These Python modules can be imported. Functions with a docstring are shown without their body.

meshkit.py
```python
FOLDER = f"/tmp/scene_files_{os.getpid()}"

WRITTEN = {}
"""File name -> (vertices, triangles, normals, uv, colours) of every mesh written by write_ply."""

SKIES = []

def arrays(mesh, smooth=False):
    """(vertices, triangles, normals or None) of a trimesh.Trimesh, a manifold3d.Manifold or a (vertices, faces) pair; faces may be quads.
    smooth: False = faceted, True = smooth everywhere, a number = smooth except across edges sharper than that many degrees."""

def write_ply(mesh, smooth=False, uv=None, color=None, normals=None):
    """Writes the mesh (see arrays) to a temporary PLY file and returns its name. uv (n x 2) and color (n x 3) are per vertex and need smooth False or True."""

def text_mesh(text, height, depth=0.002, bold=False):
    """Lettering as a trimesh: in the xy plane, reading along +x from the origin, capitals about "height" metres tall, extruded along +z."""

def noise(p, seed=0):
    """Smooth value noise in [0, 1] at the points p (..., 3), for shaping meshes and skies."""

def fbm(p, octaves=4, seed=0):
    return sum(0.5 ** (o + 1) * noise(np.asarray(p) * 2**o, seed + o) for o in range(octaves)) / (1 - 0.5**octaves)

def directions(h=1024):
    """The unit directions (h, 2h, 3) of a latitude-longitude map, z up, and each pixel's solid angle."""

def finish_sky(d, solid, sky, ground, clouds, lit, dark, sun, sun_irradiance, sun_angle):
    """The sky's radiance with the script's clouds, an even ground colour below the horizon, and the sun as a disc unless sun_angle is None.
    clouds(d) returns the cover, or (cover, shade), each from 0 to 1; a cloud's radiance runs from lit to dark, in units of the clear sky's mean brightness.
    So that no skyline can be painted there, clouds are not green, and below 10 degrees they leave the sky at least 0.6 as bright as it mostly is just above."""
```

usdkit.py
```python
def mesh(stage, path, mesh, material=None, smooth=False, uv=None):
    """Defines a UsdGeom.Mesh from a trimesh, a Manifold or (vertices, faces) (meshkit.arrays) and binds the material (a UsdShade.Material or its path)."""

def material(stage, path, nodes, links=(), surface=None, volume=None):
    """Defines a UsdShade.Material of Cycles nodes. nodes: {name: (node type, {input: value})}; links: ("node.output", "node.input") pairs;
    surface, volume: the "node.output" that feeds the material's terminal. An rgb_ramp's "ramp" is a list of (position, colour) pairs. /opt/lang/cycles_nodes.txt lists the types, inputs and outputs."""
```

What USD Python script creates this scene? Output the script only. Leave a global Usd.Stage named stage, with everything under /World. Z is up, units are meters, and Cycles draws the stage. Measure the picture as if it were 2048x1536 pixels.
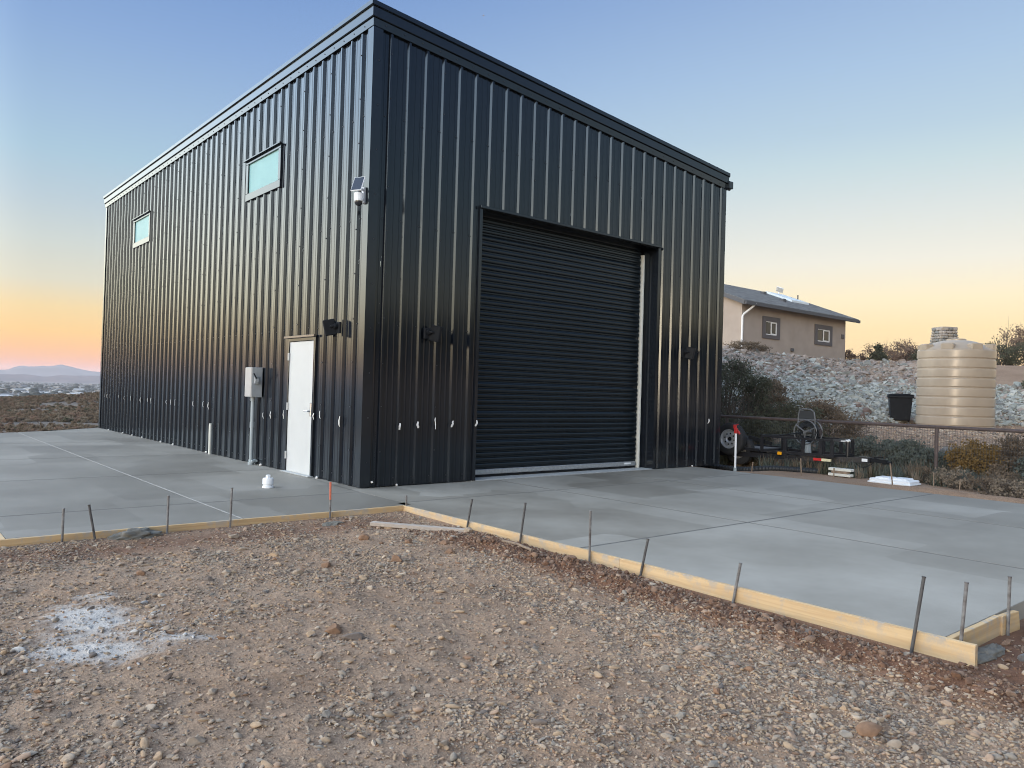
import math
import numpy as np
import trimesh
import usdkit
import meshkit
from pxr import Gf, Sdf, Usd, UsdGeom, UsdLux, UsdShade, Vt
from shapely.geometry import Polygon

stage = Usd.Stage.CreateInMemory()
UsdGeom.SetStageUpAxis(stage, "Z")
UsdGeom.SetStageMetersPerUnit(stage, 1.0)
world = UsdGeom.Xform.Define(stage, "/World")
stage.SetDefaultPrim(world.GetPrim())
UsdGeom.Scope.Define(stage, "/World/Looks")

# ------------------------------------------------------------------ camera
CAM = np.array([-5.277, -9.421, 1.382])
YAW, PITCH, ROLL = 0.7010, 0.0107, 0.0292
FWD = np.array([math.sin(YAW) * math.cos(PITCH), math.cos(YAW) * math.cos(PITCH), math.sin(PITCH)])
r0 = np.cross(FWD, [0, 0, 1]); r0 /= np.linalg.norm(r0)
u0 = np.cross(r0, FWD)
RIGHT = math.cos(ROLL) * r0 + math.sin(ROLL) * u0
UP = -math.sin(ROLL) * r0 + math.cos(ROLL) * u0
cam = UsdGeom.Camera.Define(stage, "/World/camera")
cam.AddTransformOp().Set(Gf.Matrix4d(*RIGHT, 0, *UP, 0, *(-FWD), 0, *CAM, 1))
cam.CreateHorizontalApertureAttr(36.0)
cam.CreateVerticalApertureAttr(27.0)
cam.CreateFocalLengthAttr(1537.5 / 2048 * 36.0)
cam.CreateClippingRangeAttr(Gf.Vec2f(0.05, 200000))
cam.CreateExposureAttr(0.0)

# ------------------------------------------------------------------ sky and the last light of the sun
SUN_AZ, SUN_EL = math.radians(-110.0), math.radians(3.0)
GLOW_AZ = math.radians(-72.0)            # the afterglow is widest a little north of the sun
SUN = np.array([math.sin(SUN_AZ) * math.cos(SUN_EL), math.cos(SUN_AZ) * math.cos(SUN_EL), math.sin(SUN_EL)])


def lin(*c):
    c = np.array(c, float) / 255
    return tuple(np.where(c <= 0.04045, c / 12.92, ((c + 0.055) / 1.055) ** 2.4))


SKY_STRENGTH = 0.1
G = 1.0 / SKY_STRENGTH


def stops(rows):
    return [(math.sqrt(max(e, 0) / 90.0), tuple(G * k * x for x in lin(*c))) for e, c, k in rows]


AWAY = stops([(0, (240, 148, 118), 1.08), (0.9, (252, 163, 108), 1.1), (2.0, (255, 186, 108), 1.12), (3.1, (255, 205, 122), 1.1), (4.7, (250, 219, 158), 1.05), (6.4, (232, 226, 202), 1),
              (9.0, (213, 221, 216), 1), (11.5, (194, 212, 222), 1), (14.5, (175, 206, 226), 1), (17.5, (163, 194, 226), 1), (22, (143, 176, 222), 1), (27, (122, 158, 213), 1),
              (40, (132, 162, 210), 1), (60, (150, 168, 200), 1), (90, (158, 170, 194), 1)])
ACROSS = stops([(0, (254, 203, 135), 1.12), (3.0, (255, 214, 147), 1.12), (5, (255, 226, 168), 1.11), (7, (255, 237, 196), 1.1), (9.5, (245, 240, 224), 1.06), (13, (228, 235, 232), 1),
                (16, (206, 226, 232), 1), (18, (192, 216, 232), 1), (22, (176, 204, 233), 1), (27, (158, 187, 226), 1), (33, (138, 170, 217), 1), (60, (150, 168, 200), 1), (90, (158, 170, 194), 1)])
GLOW = stops([(0, (255, 176, 112), 0.75), (1.5, (255, 192, 130), 1.5), (3.5, (255, 222, 172), 3.0), (6, (254, 238, 205), 4.4), (9.5, (247, 240, 222), 5.2), (14, (232, 235, 232), 5.3), (20, (200, 218, 238), 5.4), (28, (184, 207, 238), 4.8), (40, (164, 188, 222), 2.2), (60, (158, 172, 200), 1), (90, (158, 170, 194), 1)])
sky_mat = usdkit.material(stage, "/World/Looks/dusk_sky", {
    "tc": ("texture_coordinate", {}),
    "sep": ("separate_xyz", {}),
    "nrm": ("vector_math", {"math_type": "normalize"}),
    "zc": ("math", {"math_type": "maximum", "value2": 0.0}),
    "asin": ("math", {"math_type": "arcsine"}),
    "el": ("math", {"math_type": "multiply", "value2": 2 / math.pi}),
    "sq": ("math", {"math_type": "sqrt"}),
    "away": ("rgb_ramp", {"ramp": AWAY}),
    "across": ("rgb_ramp", {"ramp": ACROSS}),
    "glow": ("rgb_ramp", {"ramp": GLOW}),
    # azimuth weights: towards the sunset, and towards the pale side of the sky in the south-east
    "dsun": ("vector_math", {"math_type": "dot_product", "vector2": (math.sin(GLOW_AZ), math.cos(GLOW_AZ), 0)}),
    "fsun": ("map_range", {"range_type": "smoothstep", "from_min": 0.16, "from_max": 0.66, "to_min": 0.0, "to_max": 1.0, "clamp": True}),
    "dac": ("vector_math", {"math_type": "dot_product", "vector2": (math.sin(math.radians(85)), math.cos(math.radians(85)), 0)}),
    "fac_": ("map_range", {"range_type": "smoothstep", "from_min": 0.40, "from_max": 0.97, "to_min": 0.0, "to_max": 1.0, "clamp": True}),
    "m1": ("mix_color", {"blend_type": "mix", "use_clamp_result": False}),
    "m2": ("mix_color", {"blend_type": "mix", "use_clamp_result": False}),
    "sky": ("sky_texture", {"sky_type": "single_scattering", "sun_disc": False, "sun_elevation": SUN_EL, "sun_rotation": SUN_AZ, "altitude": 1600.0, "air_density": 1.0, "aerosol_density": 0.6, "ozone_density": 1.5}),
    "m3": ("mix_color", {"blend_type": "mix", "fac": 0.93, "use_clamp_result": False}),
    "bg": ("background_shader", {"strength": SKY_STRENGTH}),
}, [("tc.generated", "nrm.vector1"), ("nrm.vector", "sep.vector"), ("sep.z", "zc.value1"), ("zc.value", "asin.value1"), ("asin.value", "el.value1"), ("el.value", "sq.value1"),
    ("sq.value", "away.fac"), ("sq.value", "across.fac"), ("sq.value", "glow.fac"),
    ("nrm.vector", "dsun.vector1"), ("dsun.value", "fsun.value"), ("nrm.vector", "dac.vector1"), ("dac.value", "fac_.value"),
    ("fac_.result", "m1.fac"), ("away.color", "m1.a"), ("across.color", "m1.b"),
    ("fsun.result", "m2.fac"), ("m1.result", "m2.a"), ("glow.color", "m2.b"),
    ("sky.color", "m3.a"), ("m2.result", "m3.b"), ("m3.result", "bg.color")], surface="bg.background")
dome = UsdLux.DomeLight.Define(stage, "/World/sky")
UsdShade.MaterialBindingAPI.Apply(dome.GetPrim()).Bind(sky_mat)
dome.GetPrim().SetCustomDataByKey("kind", "structure")

sun = UsdLux.DistantLight.Define(stage, "/World/sun")
zx = SUN / np.linalg.norm(SUN)
xx = np.cross([0, 0, 1], zx); xx /= np.linalg.norm(xx)
yx = np.cross(zx, xx)
sun.AddTransformOp().Set(Gf.Matrix4d(*xx, 0, *yx, 0, *zx, 0, 0, 0, 50, 1))
sun.CreateIntensityAttr(0.22)
sun.CreateAngleAttr(12.0)
sun.CreateNormalizeAttr(True)
sun.CreateColorAttr(Gf.Vec3f(1.0, 0.78, 0.55))

# ------------------------------------------------------------------ helpers
_names = {}


def numbered(parent, name):
    n = _names.get((parent, name), 0)
    _names[(parent, name)] = n + 1
    return f"{parent}/{name}" if n == 0 else f"{parent}/{name}_{n:03d}"


def data(prim, **kw):
    for k, v in kw.items():
        if v:
            prim.SetCustomDataByKey("category" if k == "cat" else k, v)
    return prim


class B:
    """Collects boxes, bars, tubes and plates that become one mesh."""

    def __init__(self):
        self.v, self.f, self.n = [], [], 0

    def add(self, v, f):
        v, f = np.asarray(v, float), np.asarray(f, int)
        if f.shape[1] == 4:
            f = np.vstack([f[:, [0, 1, 2]], f[:, [0, 2, 3]]])
        self.v.append(v); self.f.append(f + self.n); self.n += len(v)
        return self

    def tm(self, m, T=None):
        v = np.array(m.vertices)
        if T is not None:
            v = v @ np.asarray(T)[:3, :3].T + np.asarray(T)[:3, 3]
        return self.add(v, m.faces)

    def box(self, x0, x1, y0, y1, z0, z1, rot=None, at=None):
        v = np.array([[x0, y0, z0], [x1, y0, z0], [x1, y1, z0], [x0, y1, z0], [x0, y0, z1], [x1, y0, z1], [x1, y1, z1], [x0, y1, z1]], float)
        if rot is not None:
            v = v @ np.asarray(rot).T
        if at is not None:
            v = v + np.asarray(at)
        return self.add(v, [[0, 3, 2, 1], [4, 5, 6, 7], [0, 1, 5, 4], [1, 2, 6, 5], [2, 3, 7, 6], [3, 0, 4, 7]])

    def rbox(self, x0, x1, y0, y1, z0, z1, c=0.005, rot=None, at=None):
        """box with chamfered edges (hull of shrunken boxes)"""
        p = []
        for a in ((c, c, 0), (c, 0, c), (0, c, c)):
            for sx, sy, sz in np.ndindex(2, 2, 2):
                p.append([(x0 + a[0], x1 - a[0])[sx], (y0 + a[1], y1 - a[1])[sy], (z0 + a[2], z1 - a[2])[sz]])
        m = trimesh.convex.convex_hull(np.array(p))
        v = np.array(m.vertices)
        if rot is not None:
            v = v @ np.asarray(rot).T
        if at is not None:
            v = v + np.asarray(at)
        return self.add(v, m.faces)

    def beam(self, p0, p1, w, h, up=(0, 0, 1)):
        p0, p1 = np.asarray(p0, float), np.asarray(p1, float)
        d = p1 - p0; L = np.linalg.norm(d); d /= L
        s = np.cross(up, d); s /= np.linalg.norm(s); t = np.cross(d, s)
        return self.box(0, L, -w / 2, w / 2, -h / 2, h / 2, rot=np.stack([d, s, t], 1), at=p0)

    def tube(self, pts, r, sides=8, cap=True):
        p = np.asarray(pts, float)
        r = np.broadcast_to(np.asarray(r, float), (len(p),))
        t = np.gradient(p, axis=0); t /= np.linalg.norm(t, axis=1, keepdims=True) + 1e-12
        ref = np.array([0, 0, 1.0]) if abs(t[:, 2]).mean() < 0.8 else np.array([1.0, 0, 0])
        a = np.cross(t, ref); a /= np.linalg.norm(a, axis=1, keepdims=True) + 1e-12
        b = np.cross(t, a)
        an = np.arange(sides) * 2 * math.pi / sides
        v = p[:, None] + r[:, None, None] * (np.cos(an)[None, :, None] * a[:, None] + np.sin(an)[None, :, None] * b[:, None])
        f = []
        for i in range(len(p) - 1):
            for j in range(sides):
                k = (j + 1) % sides
                f.append([i * sides + j, i * sides + k, (i + 1) * sides + k, (i + 1) * sides + j])
        n0 = self.n
        self.add(v.reshape(-1, 3), f)
        if cap:
            cf = [[0, k + 1, k] for k in range(1, sides - 1)]
            self.f.append(np.array(cf) + n0)
            self.f.append(np.array(cf)[:, ::-1] + n0 + (len(p) - 1) * sides)
        return self

    def lathe(self, prof, sides=32, at=(0, 0, 0), axis="z"):
        """prof: (radius, height) pairs"""
        prof = np.asarray(prof, float)
        an = np.arange(sides) * 2 * math.pi / sides
        v = np.stack([prof[:, 0, None] * np.cos(an), prof[:, 0, None] * np.sin(an), np.repeat(prof[:, 1, None], sides, 1)], -1)
        if axis == "x":
            v = v[..., [2, 0, 1]]
        elif axis == "y":
            v = v[..., [1, 2, 0]]
        f = []
        for i in range(len(prof) - 1):
            for j in range(sides):
                k = (j + 1) % sides
                f.append([i * sides + j, i * sides + k, (i + 1) * sides + k, (i + 1) * sides + j])
        return self.add(v.reshape(-1, 3) + np.asarray(at), f)

    def prism(self, poly, z0, z1):
        m = trimesh.creation.extrude_polygon(Polygon(poly), z1 - z0)
        m.apply_translation([0, 0, z0])
        return self.tm(m)

    def rotate(self, R, at=(0, 0, 0), pivot=(0, 0, 0)):
        self.v = [(v - np.asarray(pivot)) @ np.asarray(R).T + np.asarray(pivot) + np.asarray(at) for v in self.v]
        return self

    def mesh(self):
        return np.vstack(self.v), np.vstack(self.f)

    def put(self, name, m, parent="/World", smooth=False, **kw):
        p = obj(name, self.mesh(), m, parent, smooth)
        return data(p, **kw)


def rz(a):
    c, s = math.cos(a), math.sin(a)
    return np.array([[c, -s, 0], [s, c, 0], [0, 0, 1.0]])


def rx(a):
    c, s = math.cos(a), math.sin(a)
    return np.array([[1.0, 0, 0], [0, c, -s], [0, s, c]])


def ry(a):
    c, s = math.cos(a), math.sin(a)
    return np.array([[c, 0, s], [0, 1.0, 0], [-s, 0, c]])


def obj(name, mesh, m, parent="/World", smooth=False):
    parent = parent if isinstance(parent, str) else str(parent.GetPath())
    return usdkit.mesh(stage, numbered(parent, name), mesh, m, smooth=smooth).GetPrim()


def thing(name, label, cat, at=(0, 0, 0), rot=0.0, group=None, kind=None):
    x = UsdGeom.Xform.Define(stage, numbered("/World", name))
    if any(at) or rot:
        x.AddTranslateOp().Set(Gf.Vec3d(*map(float, at)))
        if rot:
            x.AddRotateZOp().Set(float(math.degrees(rot)))
    return data(x.GetPrim(), label=label, cat=cat, group=group, kind=kind)


def instancer(name, protos, pos, idx, scale, rng, label=None, cat=None, tilt=math.pi, parent="/World", kind="stuff", proto_name="stone"):
    path = numbered(parent if isinstance(parent, str) else str(parent.GetPath()), name)
    pi = UsdGeom.PointInstancer.Define(stage, path)
    UsdGeom.Scope.Define(stage, path + "/prototypes")
    rel = pi.CreatePrototypesRel()
    for mesh, m, sm in protos:
        q = obj(proto_name, mesh, m, path + "/prototypes", sm)
        rel.AddTarget(q.GetPath())
    n = len(pos)
    pi.CreatePositionsAttr(Vt.Vec3fArray.FromNumpy(np.asarray(pos, np.float32)))
    pi.CreateProtoIndicesAttr(Vt.IntArray.FromNumpy(np.asarray(idx, np.int32)))
    sc = np.asarray(scale, np.float32)
    if sc.ndim == 1:
        sc = np.repeat(sc[:, None], 3, 1)
    pi.CreateScalesAttr(Vt.Vec3fArray.FromNumpy(sc))
    yaw = rng.uniform(0, 2 * math.pi, n); ti = rng.normal(0, 1, n) * tilt; ax = rng.uniform(0, 2 * math.pi, n)
    q = []
    for a, t, b in zip(yaw, ti, ax):
        ca, sa, ct, st = math.cos(a / 2), math.sin(a / 2), math.cos(t / 2), math.sin(t / 2)
        w, x, y, z = ct, st * math.cos(b), st * math.sin(b), 0.0
        q.append(Gf.Quath(ca * w - sa * z, ca * x - sa * y, ca * y + sa * x, ca * z + sa * w))
    pi.CreateOrientationsAttr(Vt.QuathArray(q))
    return data(pi.GetPrim(), label=label, cat=cat, kind=kind)


def M(name, color, rough=0.6, var=0.0, scale=6.0, metallic=0.0, spec=0.5, ior=1.5, bump=0.0, bscale=40.0, bdist=0.01, color2=None, detail=4, object_space=False, transl=None, rand=0.0):
    """principled material with noise mottling between color and color2 (or +-var), optional fine relief."""
    c = np.array(color, float)
    a = tuple(np.clip(c * (1 - var), 0, 1))
    b = tuple(color2) if color2 is not None else tuple(np.clip(c * (1 + var), 0, 1))
    nodes = {"p": ("principled_bsdf", {"roughness": rough, "metallic": metallic, "specular_ior_level": spec, "ior": ior, "base_color": tuple(c)}), "g": ("geometry", {}), "tc": ("texture_coordinate", {})}
    links = []
    src = "tc.object" if object_space else "g.position"
    out = "p.BSDF"
    if var or color2 is not None:
        nodes["n"] = ("noise_texture", {"scale": scale, "detail": detail, "roughness": 0.6})
        nodes["r"] = ("rgb_ramp", {"ramp": [(0.3, a), (0.7, b)]})
        links += [(src, "n.vector"), ("n.fac", "r.fac")]
        col = "r.color"
        if rand:
            nodes["oi"] = ("object_info", {})
            nodes["mr"] = ("map_range", {"from_min": 0.0, "from_max": 1.0, "to_min": 1 - rand, "to_max": 1 + rand})
            nodes["h"] = ("mix_color", {"blend_type": "multiply", "fac": 1.0, "use_clamp_result": False})
            links += [("oi.random", "mr.value"), ("r.color", "h.a"), ("mr.result", "h.b")]
            col = "h.result"
        links.append((col, "p.base_color"))
    if bump:
        nodes["bn"] = ("noise_texture", {"scale": bscale, "detail": 5, "roughness": 0.65})
        nodes["bp"] = ("bump", {"strength": bump, "distance": bdist})
        links += [(src, "bn.vector"), ("bn.fac", "bp.height"), ("bp.normal", "p.normal")]
    if transl is not None:
        nodes["t"] = ("translucent_bsdf", {"color": tuple(transl)})
        nodes["mx"] = ("mix_closure", {"fac": 0.35})
        links += [("p.BSDF", "mx.closure1"), ("t.BSDF", "mx.closure2")]
        out = "mx.closure"
    return usdkit.material(stage, f"/World/Looks/{name}", nodes, links, surface=out)


def smooth01(x):
    x = np.clip(x, 0, 1)
    return x * x * (3 - 2 * x)


# ------------------------------------------------------------------ materials
def paint_material(name, color, rough, f0ior, wav=0.35):
    """factory-painted sheet steel: glossy coat, slightly wavy so that reflections wobble, a little dust low down"""
    return usdkit.material(stage, f"/World/Looks/{name}", {
        "g": ("geometry", {}),
        "map": ("mapping", {"scale": (1.0, 1.0, 0.22)}),
        "n1": ("noise_texture", {"scale": 1.6, "detail": 1}),
        "n2": ("noise_texture", {"scale": 9.0, "detail": 6, "roughness": 0.7}),
        "bp": ("bump", {"strength": wav, "distance": 0.006}),
        "nr": ("noise_texture", {"scale": 1.3, "detail": 2}), "ro": ("map_range", {"from_min": 0.3, "from_max": 0.7, "to_min": rough * 0.9, "to_max": rough * 1.15}),
        "cr": ("rgb_ramp", {"ramp": [(0.35, color), (0.75, tuple(1.4 * c for c in color))]}),
        "sx": ("separate_xyz", {}),
        "dz": ("map_range", {"from_min": 0.0, "from_max": 0.35, "to_min": 0.05, "to_max": 0.0, "clamp": True}),
        "dm": ("math", {"math_type": "multiply"}),
        "dust": ("mix_color", {"blend_type": "mix", "b": (0.10, 0.09, 0.075)}),
        "d": ("diffuse_bsdf", {}), "gl": ("glossy_bsdf", {"color": (0.88, 0.96, 1.0), "distribution": "beckmann"}), "fr": ("fresnel", {"IOR": f0ior}), "p": ("mix_closure", {}),
    }, [("g.position", "map.vector"), ("map.vector", "n1.vector"), ("g.position", "n2.vector"), ("n1.fac", "bp.height"), ("bp.normal", "gl.normal"), ("bp.normal", "fr.normal"), ("g.position", "nr.vector"), ("nr.fac", "ro.value"), ("ro.result", "gl.roughness"),
        ("g.position", "sx.vector"), ("sx.z", "dz.value"), ("dz.result", "dm.value1"), ("n2.fac", "dm.value2"), ("n2.fac", "cr.fac"),
        ("cr.color", "dust.a"), ("dm.value", "dust.fac"), ("dust.result", "d.color"), ("fr.fac", "p.fac"), ("d.BSDF", "p.closure1"), ("gl.BSDF", "p.closure2")], surface="p.closure")


PAINT = paint_material("black_wall_paint", (0.004, 0.005, 0.007), 0.14, 1.54)
TRIMP = paint_material("black_trim_paint", (0.005, 0.006, 0.008), 0.16, 1.54, 0.1)
DOORP = paint_material("black_curtain_paint", (0.004, 0.006, 0.008), 0.27, 1.48, 0.1)
SCREWM = M("screw_head", (0.02, 0.02, 0.022), 0.4)
WHITED = M("white_door_paint", (0.49, 0.50, 0.485), 0.4, 0.03, 3)
STEEL = M("galvanised_steel", (0.42, 0.44, 0.45), 0.42, 0.15, 20, metallic=0.8)
CHROME = M("satin_chrome", (0.55, 0.56, 0.57), 0.25, metallic=1.0)
GREYBOX = M("grey_enamel", (0.30, 0.315, 0.32), 0.35, 0.06, 8)
GREYPVC = M("grey_conduit", (0.30, 0.34, 0.35), 0.45, 0.08, 8)
WHITEPL = M("white_plastic", (0.75, 0.77, 0.78), 0.35, 0.03, 10)
PALEVINYL = M("pale_vinyl", (0.62, 0.62, 0.56), 0.45, 0.05, 6)
BLACKPL = M("black_plastic", (0.011, 0.012, 0.014), 0.5, spec=0.15, var=0.2, scale=12) if True else M("x", (0, 0, 0), 0.45, 0.2, 12)
GLASSDK = M("dark_lens", (0.01, 0.012, 0.016), 0.08, spec=0.8)
SOLAR = M("solar_cells", (0.035, 0.045, 0.065), 0.25, 0.1, 30)
TAPE = M("torn_white_film", (0.72, 0.70, 0.66), 0.6, 0.15, 30)
PANE = M("teal_window_pane", (0.25, 0.45, 0.45), 0.35, 0.05, 1.5, spec=0.05)
TIRE = M("tyre_rubber", (0.018, 0.018, 0.019), 0.75, 0.2, 20, bump=0.3, bscale=60)
RIM = M("silver_rim", (0.55, 0.56, 0.57), 0.3, 0.05, 10, metallic=0.7)
TRBLACK = M("trailer_black_paint", (0.012, 0.012, 0.014), 0.3, 0.3, 9)
REDP = M("red_enamel", (0.38, 0.02, 0.02), 0.4, 0.15, 12)
REDTAPE = M("red_reflector", (0.55, 0.03, 0.03), 0.3)
CREAMTAPE = M("cream_reflector", (0.70, 0.64, 0.42), 0.3)
AMBER = M("amber_lens", (0.75, 0.33, 0.01), 0.25)
TANK = M("tan_polyethylene", (0.335, 0.264, 0.188), 0.27, 0.06, 2.5, spec=0.6)
FENCEP = M("rusty_brown_pipe", (0.075, 0.055, 0.05), 0.6, 0.25, 14)
WIRE = M("dull_wire", (0.05, 0.05, 0.05), 0.6)
STUCCO = M("grey_brown_stucco", (0.355, 0.29, 0.235), 0.9, 0.09, 0.9, bump=0.3, bscale=60)
FASCIA = M("dark_grey_fascia", (0.075, 0.075, 0.078), 0.6)
WTRIM = M("brown_window_trim", (0.105, 0.092, 0.088), 0.7)
VINYLW = M("white_vinyl_frame", (0.72, 0.70, 0.66), 0.5)
HGLASS = M("house_glass", (0.03, 0.035, 0.04), 0.12, spec=0.35)
SKYL = M("skylight_dome", (0.62, 0.68, 0.70), 0.25)
ROPE = M("black_corrugated_hose", (0.014, 0.016, 0.018), 0.5)
STICK = M("weathered_lath", (0.23, 0.17, 0.12), 0.85, 0.25, 20)
REBAR = M("rusty_stake_steel", (0.085, 0.070, 0.062), 0.65, color2=(0.24, 0.235, 0.225), scale=16, metallic=0.3)
REBARD = M("dark_stake_steel", (0.045, 0.042, 0.042), 0.6, color2=(0.10, 0.095, 0.09), scale=14, metallic=0.3)
ORANGE = M("orange_marking_paint", (0.52, 0.13, 0.07), 0.6, 0.2, 25)
LIMBS = M("shrub_twigs", (0.10, 0.082, 0.066), 0.9, 0.25, 12)


def shingle_material():
    return usdkit.material(stage, "/World/Looks/grey_shingles", {
        "g": ("geometry", {}), "n": ("noise_texture", {"scale": 5.5, "detail": 5, "roughness": 0.8}), "w": ("white_noise_texture", {}), "sn": ("vector_math", {"math_type": "snap", "vector2": (0.33, 0.13, 0.13)}),
        "r": ("rgb_ramp", {"ramp": [(0.3, (0.105, 0.10, 0.092)), (0.7, (0.19, 0.182, 0.165))]}), "r2": ("rgb_ramp", {"ramp": [(0, (0.7, 0.7, 0.7)), (1, (1.25, 1.25, 1.25))]}),
        "m": ("mix_color", {"blend_type": "multiply", "fac": 1.0, "use_clamp_result": False}), "p": ("principled_bsdf", {"roughness": 0.9})},
        [("g.position", "n.vector"), ("g.position", "sn.vector1"), ("sn.vector", "w.vector"), ("w.value", "r2.fac"), ("n.fac", "r.fac"), ("r.color", "m.a"), ("r2.color", "m.b"), ("m.result", "p.base_color")], surface="p.BSDF")


SHINGLE = shingle_material()


def wood_material(name, a, b, smear=0.5, axis="x"):
    sc = (1.2, 22, 30) if axis == "x" else (22, 1.2, 30)
    return usdkit.material(stage, f"/World/Looks/{name}", {
        "g": ("geometry", {}), "mp": ("mapping", {"scale": sc}), "n": ("noise_texture", {"scale": 1.0, "detail": 5, "distortion": 0.8}), "r": ("rgb_ramp", {"ramp": [(0.3, a), (0.72, b)]}),
        "n2": ("noise_texture", {"scale": 7.0, "detail": 6, "roughness": 0.7}), "r2": ("rgb_ramp", {"ramp": [(0.50, (0, 0, 0)), (0.60, (1, 1, 1))]}),
        "sx": ("separate_xyz", {}), "zt": ("map_range", {"from_min": -0.06, "from_max": 0.01, "to_min": 0.3, "to_max": 1.0, "clamp": True}), "mu": ("math", {"math_type": "multiply"}), "mu2": ("math", {"math_type": "multiply", "value2": smear}),
        "m": ("mix_color", {"blend_type": "mix", "b": (0.30, 0.30, 0.285)}),
        "v": ("voronoi_texture", {"scale": 2.3, "randomness": 1.0}), "kr": ("rgb_ramp", {"ramp": [(0.02, (0.25, 0.12, 0.05)), (0.05, (1, 1, 1))]}), "mk": ("mix_color", {"blend_type": "multiply", "fac": 0.8}),
        "bp": ("bump", {"strength": 0.25, "distance": 0.003}), "p": ("principled_bsdf", {"roughness": 0.75})},
        [("g.position", "mp.vector"), ("mp.vector", "n.vector"), ("n.fac", "r.fac"), ("g.position", "n2.vector"), ("n2.fac", "r2.fac"), ("g.position", "sx.vector"), ("sx.z", "zt.value"), ("r2.color", "mu.value1"), ("zt.result", "mu.value2"), ("mu.value", "mu2.value1"),
         ("g.position", "v.vector"), ("v.distance", "kr.fac"), ("r.color", "mk.a"), ("kr.color", "mk.b"), ("mk.result", "m.a"), ("mu2.value", "m.fac"), ("m.result", "p.base_color"), ("n.fac", "bp.height"), ("bp.normal", "p.normal")], surface="p.BSDF")


WOODX = wood_material("form_lumber_along_x", (0.44, 0.29, 0.14), (0.58, 0.41, 0.22), 0.8, "x")
WOODY = wood_material("form_lumber_along_y", (0.46, 0.30, 0.15), (0.60, 0.43, 0.235), 0.75, "y")
WOODGREY = wood_material("grey_scrap_lumber", (0.33, 0.27, 0.22), (0.45, 0.38, 0.31), 0.7, "x")


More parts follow.
